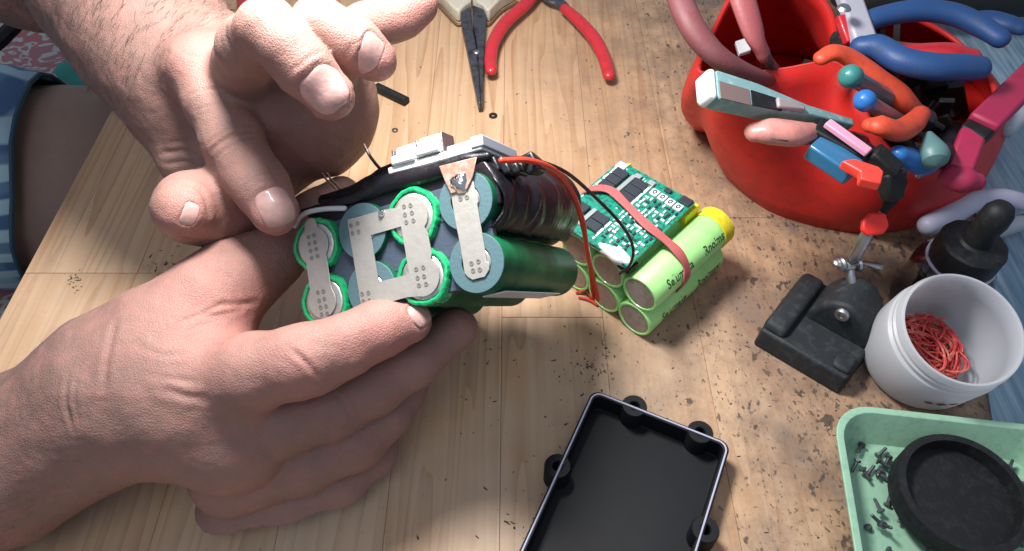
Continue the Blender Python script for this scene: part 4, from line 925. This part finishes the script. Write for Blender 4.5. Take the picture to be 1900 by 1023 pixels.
# crimson pliers
t_ = tool('pliers', 'crimson handled cutter with a black collar, leaning at the right side of the tub', 'cutter', T(1790, 300, 5))
bar(t_, 'handle', W2(1950, 105, 7.4), W2(1822, 232, 7.4), .60, .30, CRIM, .15)
bar(t_, 'collar', W2(1836, 222, 7.2), W2(1800, 256, 7.0), .54, .34, BLACK, .1)
bar(t_, 'lower_handle', W2(1806, 246, 7.1), W2(1778, 318, 6.6), .50, .28, CRIM, .15)
mb = MB(); mb.tube([W2(1762, 330, 6.6), W2(1785, 334, 6.7), W2(1812, 338, 6.6)], [.45, .52, .36], n=16); mb.build('grip_foot', CRIM, t_)
mb = MB(); mb.tube([W2(1950, 170, 4), W2(1905, 205, 3.9), W2(1868, 240, 3.8)], [.5, .5, .42], n=14); o = mb.build('pen', GREYB, None); tag(o, 'pale blue-grey rod beside the crimson cutter at the right edge', 'rod')
# blue handled pliers
t_ = tool('pliers', 'big blue handled pliers lying open across the back of the tub', 'pliers', T(1600, 60, 7))
plier_handle(t_, [W2(1596, 52, 8.6), W2(1625, 34, 8.8), W2(1700, 20, 9.0), W2(1765, 26, 9.0), W2(1815, 46, 8.9), W2(1856, 72, 8.8)], [.40, .48, .52, .52, .50, .44], BLUE, flat=.9)
plier_handle(t_, [W2(1596, 86, 8.6), W2(1630, 88, 8.8), W2(1672, 112, 8.9), W2(1730, 124, 8.9), W2(1780, 125, 8.8), W2(1815, 126, 8.7)], [.46, .56, .59, .60, .58, .54], BLUE, flat=.9)
mb = MB(); mb.tube([W2(1600, 60, 8.3), W2(1585, 74, 8.0), W2(1560, 74, 7.4)], [.4, .5, .5], n=10); mb.build('metal_neck', DSTEEL, t_)
t_ = tool('pliers', 'smaller pliers with a glossy crimson grip between the two blue handles', 'pliers', T(1700, 95, 6.5))
plier_handle(t_, [W2(1630, 84, 7.0), W2(1690, 96, 7.2), W2(1760, 96, 7.4), W2(1806, 104, 7.3)], [.4, .46, .48, .40], REDG)
mb = MB(); mb.tube([W2(1635, 84, 7), W2(1600, 110, 5.5), W2(1590, 150, 3.5)], [.35, .4, .3], n=10); mb.build('metal_neck', DSTEEL, t_)
t_ = tool('pliers', 'second blue handle poking out behind at the far right', 'pliers', T(1860, 40, 6))
plier_handle(t_, [W2(1790, 40, 6.5), W2(1835, 36, 6.7), W2(1870, 44, 6.8), W2(1893, 52, 6.8)], [.45, .52, .52, .44], BLUE)
# white-grey handle
t_ = tool('file_handle', 'blue-grey plastic handle with a bright rivet at the cup edge', 'handle', T(1590, 40, 9))
bar(t_, 'grip', W2(1562, -40, 9.6), W2(1604, 80, 8.6), .52, .28, mat('pale_grey_grip', (.36, .36, .42), .4), .15)
mb = MB(); mb.lathe([(0, .16), (.2, .12), (.3, .0)], W2(1566, 16, 9.9), (0, 0, 1), n=20); mb.build('rivet', STEEL, t_)
bar(t_, 'red_inlay', W2(1562, 30, 9.0), W2(1580, 80, 8.4), .3, .2, REDG, .08)
mb = MB(); rs = random.Random(21)
for k in range(46):
    q = V(rs.uniform(16.2, 22.3), rs.uniform(4.8, 11), rs.uniform(1.6, 4.6)); d_ = nrm(V(rs.uniform(-1, 1), rs.uniform(-1, 1), rs.uniform(.2, 1.6))); s_ = nrm(np.cross(d_, V(.2, 1, .3))); L_ = rs.uniform(.8, 2.1)
    if k % 3: mb.box(q, (rs.uniform(.2, .5), rs.uniform(.12, .3), L_), (s_, np.cross(d_, s_), d_), taper=rs.uniform(.5, 1))
    else: mb.tube([q-d_*L_, q+s_*.2, q+d_*L_], [.2, .32, .25], n=10)
o = mb.build('tool_heads', mat('oiled_steel', (.03, .028, .03), .4, .5, bump=(6, .3), var=(2, (.05, .02, .015), .5, .7)), None, bevel=.05); tag(o, 'jumble of dark steel tool heads deep inside the red tub', 'tools', kind='stuff')
# dark tool roll behind
mb = MB(); mb.tube([T(1600, -30, 3.5), T(1700, -42, 3.8), T(1800, -44, 3.8), T(1960, -34, 3.4)], [2.2, 2.6, 2.7, 2.4], n=20, up=(0, 0, 1), flat=.8); o = mb.build('tool_roll', mat('dark_fabric', (.012, .018, .022), .8, bump=(6, .4)), None); tag(o, 'dark bundle lying behind the tub at the top right corner', 'tool roll')

# ================================================================== helping hand stand
st = thing('soldering_stand', 'black cast helping hand stand with a wing screw, in front of the red tub', 'stand', (13, -3.5, 0))
sx = nrm(V(3.0, -2.5, 0)); sy = nrm(V(2.5, 3.0, 0)); SO = V(10.42, -3.85, 0)
def sp(a, b, z): return SO+sx*a+sy*b+Z*z
def slab(name, pts, z0, z1, m=CAST, bev=.12, topscale=.97, par=st):
    n = len(pts); cx = sum(p[0] for p in pts)/n; cy = sum(p[1] for p in pts)/n
    mb = MB(); mb.add([sp(a, b, z0) for a, b in pts]+[sp(cx+(a-cx)*topscale, cy+(b-cy)*topscale, z1) for a, b in pts], [tuple(range(n-1, -1, -1)), tuple(range(n, 2*n))]+[(i, (i+1) % n, n+(i+1) % n, n+i) for i in range(n)])
    return mb.build(name, m, par, bevel=bev, seg=3)
slab('base', [(0, 0), (3.95, 0), (4.1, 3.3), (3.6, 4.1), (2.2, 3.9), (1.35, 3.35), (1.2, 4.2), (.0, 4.2), (-.05, 2.0)], 0, 1.1, bev=.14)
slab('raised_side', [(.0, .15), (1.05, .15), (1.10, 4.1), (.1, 4.1)], 1.05, 1.5, bev=.2, topscale=.9)
slab('raised_corner', [(3.1, .25), (3.85, .25), (3.85, 1.2), (3.3, 1.35), (3.0, .8)], 1.05, 1.3, bev=.12, topscale=.9)
c_ = sp(2.55, 2.6, .95)
mb = MB(); ar = [(1.12, .95), (1.22, 1.5), (1.45, 2.1), (1.85, 2.6), (2.4, 2.85), (2.95, 2.72), (3.4, 2.25), (3.75, 1.6), (4.05, .95)]
mb.prism(ar, sp(0, 0, 0), sx, Z, sy, 1.9, 3.9); hub = mb.build('hub', CAST, st, bevel=.22, seg=3)
nv = -sy; c3 = sp(2.42, 1.86, 2.35); mb = MB(); mb.lathe([(0, .02), (.1, .0), (.12, .10), (.26, .10), (.30, .04), (.30, -.2)], c3, nv, n=24, closed=False); mb.build('screw_head', STEEL, st)
bj = T(1576, 492, 3.1)
mb = MB(); mb.tube([c_+V(.3, .6, 1.2), bj], [.25, .2], n=10, sub=1)
for k in (-1, 1): mb.lathe([(0, -.12), (.30, -.1), (.34, 0), (.30, .1), (0, .12)], bj+V(k*.34, 0, .05), (1, .3, .1), n=18)
mb.lathe([(0, -.3), (.22, -.25), (.3, 0), (.22, .25), (0, .3)], bj, (1, .3, .1), n=18); mb.build('ball_joint', STEEL, st)
wg = MB(); wg.tube([bj, T(1600, 487, 3.4), T(1634, 495, 3.4)], [.12, .10, .16], n=10, up=(0, 0, 1), flat=.5); wg.tube([bj, T(1568, 492, 3.2), T(1556, 486, 3.2)], [.12, .14, .26], n=10, up=(0, 0, 1), flat=.4); wg.build('wing_screw', STEEL, st)
mb = MB(); mb.tube([bj, T(1590, 470, 3.9), T(1602, 448, 4.5), T(1612, 428, 5.0)], [.16, .24, .28, .24], n=14); mb.tube([T(1612, 428, 5), T(1640, 390, 5.8), T(1662, 352, 6.5)], [.12, .12, .12], n=8); mb.build('arm_rod', STEEL, st)
mb = MB(); mb.prism([(-.55, -.28), (-.3, -.5), (.35, -.42), (.55, -.1), (.4, .42), (-.2, .42), (-.5, .1)], T(1622, 415, 5.5), V(1, 0, 0), nrm(V(0, .8, .6)), nrm(V(0, -.6, .8)), -.12, .15); mb.build('clip_sleeve', mat('clip_red', (.85, .03, .02), .4), st, bevel=.1, seg=3)
mb = MB(); mb.tube([T(1640, 392, 5.8), T(1655, 368, 6.3), T(1668, 338, 6.9)], [.16, .26, .32], n=10, up=(0, 0, 1), flat=.6); mb.build('clip_jaw', BLACK, st)

# ================================================================== jar of red bands
jar = thing('plastic_jar', 'frosted white open jar holding tangled red bands', 'jar', (15.9, -6.9, 0))
JX = nrm(V(0, -.27, 1)); JC = T(1788, 609, 4.0); JB = JC-JX*(JC[2]/JX[2])+JX*.30; JR = 2.36; JH = float((JC-JB)@JX)
je1 = nrm(np.cross(JX, V(0, 1, 0))); je2 = -nrm(np.cross(JX, je1)); je2 = -je2 if je2[1] < 0 else je2
mb = MB(); mb.lathe([(0, .0), (JR-.75, .0), (JR-.45, .06), (JR-.15, .28), (JR+.0, .75), (JR+.04, JH-1.15), (JR+.0, JH-.95), (JR-.12, JH-.86), (JR-.12, JH-.76), (JR-.04, JH-.70), (JR-.04, JH-.60), (JR-.13, JH-.54), (JR-.13, JH-.44), (JR-.05, JH-.38), (JR-.05, JH-.28), (JR-.10, JH-.2), (JR-.10, JH-.05), (JR-.13, JH), (JR-.20, JH), (JR-.23, JH-.05), (JR-.23, JH-.9), (JR-.14, JH-1.1), (JR-.14, .7), (JR-.4, .25), (0, .15)], JB, JX, n=72, closed=False)
mb.build('body', FROST, jar)
mk = MB(); 
for dx_, sc_ in ((-.42, 1), (0, 1.2), (.42, 1)):
    a0 = radians(-83)+dx_/JR; hz = 1.75-dx_*.2
    def jp(u, v, rr=JR+.055): a = a0+u/JR; return JB+je1*cos(a)*rr+je2*sin(a)*rr+JX*(hz+v)
    mk.add([jp(-.2*sc_, 0), jp(0, -.14*sc_), jp(.2*sc_, 0), jp(0, .14*sc_)], [(0, 1, 2, 3)])
mk.build('printed_mark', mat('jar_print', (.16, .13, .06), .6), jar, smooth=False, solid=.01)
mb = MB(); rs = random.Random(11)
for k in range(110):
    r_ = rs.uniform(.6, 1.55); c_ = V(rs.uniform(-1, 1), rs.uniform(-1, 1), 0)*(1.95-r_)*.7; a0 = rs.uniform(0, 6.3); tilt = rs.uniform(-.35, .35); pts = []; n_ = rs.randint(9, 15); sweep = rs.uniform(2.5, 6)
    e_ = rs.uniform(.5, 1)
    for j in range(n_):
        a = a0+sweep*j/n_; x, y = r_*cos(a), r_*e_*sin(a); x, y = x*cos(a0)-y*sin(a0), x*sin(a0)+y*cos(a0)
        pts.append(JB+c_+V(x, y, .2+k*.008+.15*sin(2*a+k)+tilt*x*.3)+JX*0)
    pts = [JB+V(*(q-JB)[:2]*min(1, 1.95/max(.01, np.linalg.norm((q-JB)[:2]))), max(.55, q[2]-JB[2]+.3)) for q in pts]
    mb.tube(pts, rs.choice((.03, .04, .048)), n=5, sub=3)
o = mb.build('red_bands', mat('band_red', (.55, .045, .045), .45, var=(2, (.62, .22, .15), .5, .65)), None); tag(o, 'tangle of thin red rubber bands inside the frosted jar', 'rubber bands', kind='stuff')

# ================================================================== black dropper bottle and cables
bt = thing('dropper_bottle', 'black bottle with a rubber dropper bulb between the tub and the frosted jar', 'bottle', (19, -.5, 0))
B0 = T(1748, 497, 0.); B1 = T(1858, 380, 6.4); bd = nrm(V(0.02, -.02, 1)); bb = V(B1[0]-.0, B1[1]+.1, 0)
mb = MB(); mb.lathe([(0, 0), (1.6, 0), (1.7, .12), (1.7, 2.4), (1.55, 2.75), (1.2, 3.0), (1.1, 3.1)], bb, bd, n=40, closed=False); mb.build('body', BLACKG, bt)
mb = MB(); mb.lathe([(1.25, 2.95), (1.32, 3.05), (1.32, 4.1), (1.2, 4.2), (.68, 4.25), (.58, 4.35), (.54, 5.1), (.60, 5.5), (.57, 6.0), (.42, 6.3), (.2, 6.42), (0, 6.45)], bb, bd, n=40, closed=False, rmod=lambda a, h: 1+(.015*sin(30*a) if 3.0 < h < 4.15 else 0)); mb.build('dropper_cap', BLACK, bt)
mb = MB(); mb.ring(1.28, 1.40, bb+bd*2.98, V(1, 0, 0), V(0, 1, 0), bd, -.04, .05, n=40); mb.build('cap_ring', GREYC, bt, bevel=.02)
mb = MB(); mb.tube([T(1722, 418, 2.0), T(1760, 400, 2.1), T(1805, 376, 2.2), T(1850, 366, 2.3), T(1900, 376, 2.2), T(1960, 400, 2)], [.5, .55, .5, .42, .4, .4], n=14); o = mb.build('cable', GREYC, None); tag(o, 'pale lilac cable curving behind the black dropper bottle', 'cable')
mb = MB(); mb.tube([T(1850, 430, .9), T(1890, 415, 1.2), T(1980, 390, 1.4)], [.35, .4, .4], n=12); o = mb.build('cable', GREYB, None); tag(o, 'short blue-grey cable end at the right edge beside the black bottle', 'cable')

# blue board on the right
mb = MB(); vs = []
q = [T(1790, 330, .35), T(1760, 470, .35), T(1835, 620, .35), T(1810, 900, .35), T(1800, 1100, .35)]
edge = [V(24.5, 42, .11), V(24, 6, .11), V(21.6, 0, .11), V(20.2, -4, .11), V(18.9, -9, .11), V(17.6, -22, .11), V(17, -34, .11)]
n_ = len(edge); vs = edge+[V(41, e[1], .11) for e in edge]
vs = vs+[v-V(0, 0, .1) for v in vs]; m_ = 2*n_
fs = [(i, i+1, n_+i+1, n_+i) for i in range(n_-1)]+[(i+m_, n_+i+m_, n_+i+1+m_, i+1+m_) for i in range(n_-1)]+[(i, i+m_, i+1+m_, i+1) for i in range(n_-1)]
mb.add(vs, fs); o = mb.build('blue_board', BLUEW, None, smooth=False); tag(o, 'streaky pale blue painted board along the right edge of the bench', 'board')

# ================================================================== black case lid
cs = thing('case_lid', 'empty black plastic case lid with screw bosses, open side up at the bottom', 'case', (4, -9, 0))
C0 = T(1100, 722, 1.1); cx_ = nrm(V(3.75, -1.75, 0)); cy_ = nrm(V(-1.75, -3.75, 0)); LX, LY = 5.6, 8.0
def cpn(a, b, z): return V(C0[0], C0[1], 0)+cx_*a+cy_*b+Z*z
def rrect(x0, y0, x1, y1, r, n=6):
    out = []
    for cx, cy, a0 in ((x1-r, y1-r, 0), (x0+r, y1-r, 90), (x0+r, y0+r, 180), (x1-r, y0+r, 270)): out += arc(cx, cy, r, a0, a0+90, n)
    return out
o1 = rrect(0, 0, LX, LY, .4); i1 = rrect(.2, .2, LX-.2, LY-.2, .28); n_ = len(o1); vs = []
for pts, z in ((o1, 0), (o1, 1.1), (i1, 1.1), (i1, .15)): vs += [cpn(a, b, z) for a, b in pts]
fs = []
for l in range(3):
    for i in range(n_): fs.append((l*n_+i, l*n_+(i+1) % n_, (l+1)*n_+(i+1) % n_, (l+1)*n_+i))
fs += [tuple(range(n_-1, -1, -1)), tuple(3*n_+i for i in range(n_))]
mb = MB(); mb.add(vs, fs); mb.build('shell', LIDM, cs, bevel=.03, seg=2)
for a, b in ((1.75, .02), (4.4, .02), (1.75, LY), (4.4, LY), (.0, 3.6), (LX, 3.6)):
    mb = MB(); q = cpn(a, b, 0); mb.lathe([(.50, 0), (.50, 1.06), (.46, 1.13), (.22, 1.13), (.18, 1.08), (.18, .3), (0, .3)], q, (0, 0, 1), n=26, closed=False); mb.build('screw_boss', LIDM, cs)
lip = MB(); pts = [cpn(a, b, 1.12) for a, b in rrect(.1, .1, LX-.1, LY-.1, .35)]; lip.tube(pts+[pts[0]], .035, n=6, sub=1, cap=False); lip.build('rim_edge', GREYC, cs)

# ================================================================== green tray with black cap
tr = thing('parts_tray', 'pale green plastic tray holding dark bits and a round black cap at the bottom right', 'tray', (16, -11, 0))
TX = nrm(V(1, -.13, 0)); TY = nrm(V(-.13, -1, 0)); TO = T(1548, 752, 1.6)
def tp(a, b, z): return V(TO[0], TO[1], 0)+TX*a+TY*b+Z*z
o1 = rrect(0, 0, 8.4, 7, 1.4); i1 = rrect(.16, .16, 8.24, 6.84, 1.26); b1_ = rrect(.7, .7, 7.7, 6.3, 1.0); b2 = rrect(.55, .55, 7.85, 6.45, 1.1); n_ = len(o1); vs = []
for pts, z in ((b2, 0), (o1, 1.45), (rrect(-.1, -.1, 8.5, 7.1, 1.45), 1.5), (rrect(-.1, -.1, 8.5, 7.1, 1.45), 1.62), (i1, 1.62), (b1_, .18)): vs += [tp(a, b, z) for a, b in pts]
fs = []
for l in range(5):
    for i in range(n_): fs.append((l*n_+i, l*n_+(i+1) % n_, (l+1)*n_+(i+1) % n_, (l+1)*n_+i))
fs += [tuple(range(n_-1, -1, -1)), tuple(5*n_+i for i in range(n_))]
mb = MB(); mb.add(vs, fs); mb.build('shell', TRAYG, tr, bevel=.03, angle=50)
mb = MB(); mb.lathe([(0, .3), (1.9, .3), (1.95, .9), (2.2, .9), (2.25, .8), (2.25, 0), (0, 0)], tp(4.0, 3.0, .85), (0, 0, 1), n=48, closed=False); o = mb.build('round_cap', BLACK, None); tag(o, 'round black cap lying in the pale green tray', 'cap')
mb = MB(); rs = random.Random(4)
for k in range(90):
    a, b = rs.uniform(.7, 7.4), rs.uniform(.7, 6.2); q = tp(a, b, .25+rs.uniform(0, .35)); d_ = nrm(V(rs.uniform(-1, 1), rs.uniform(-1, 1), rs.uniform(-.3, .3)))
    mb.lathe([(.0, -.02), (.14, 0), (.14, .08), (.07, .1), (.06, .5), (0, .55)], q, d_, n=8)
o = mb.build('loose_screws', DSTEEL, None); tag(o, 'loose dark screws spread in the pale green tray', 'screws', kind='stuff')
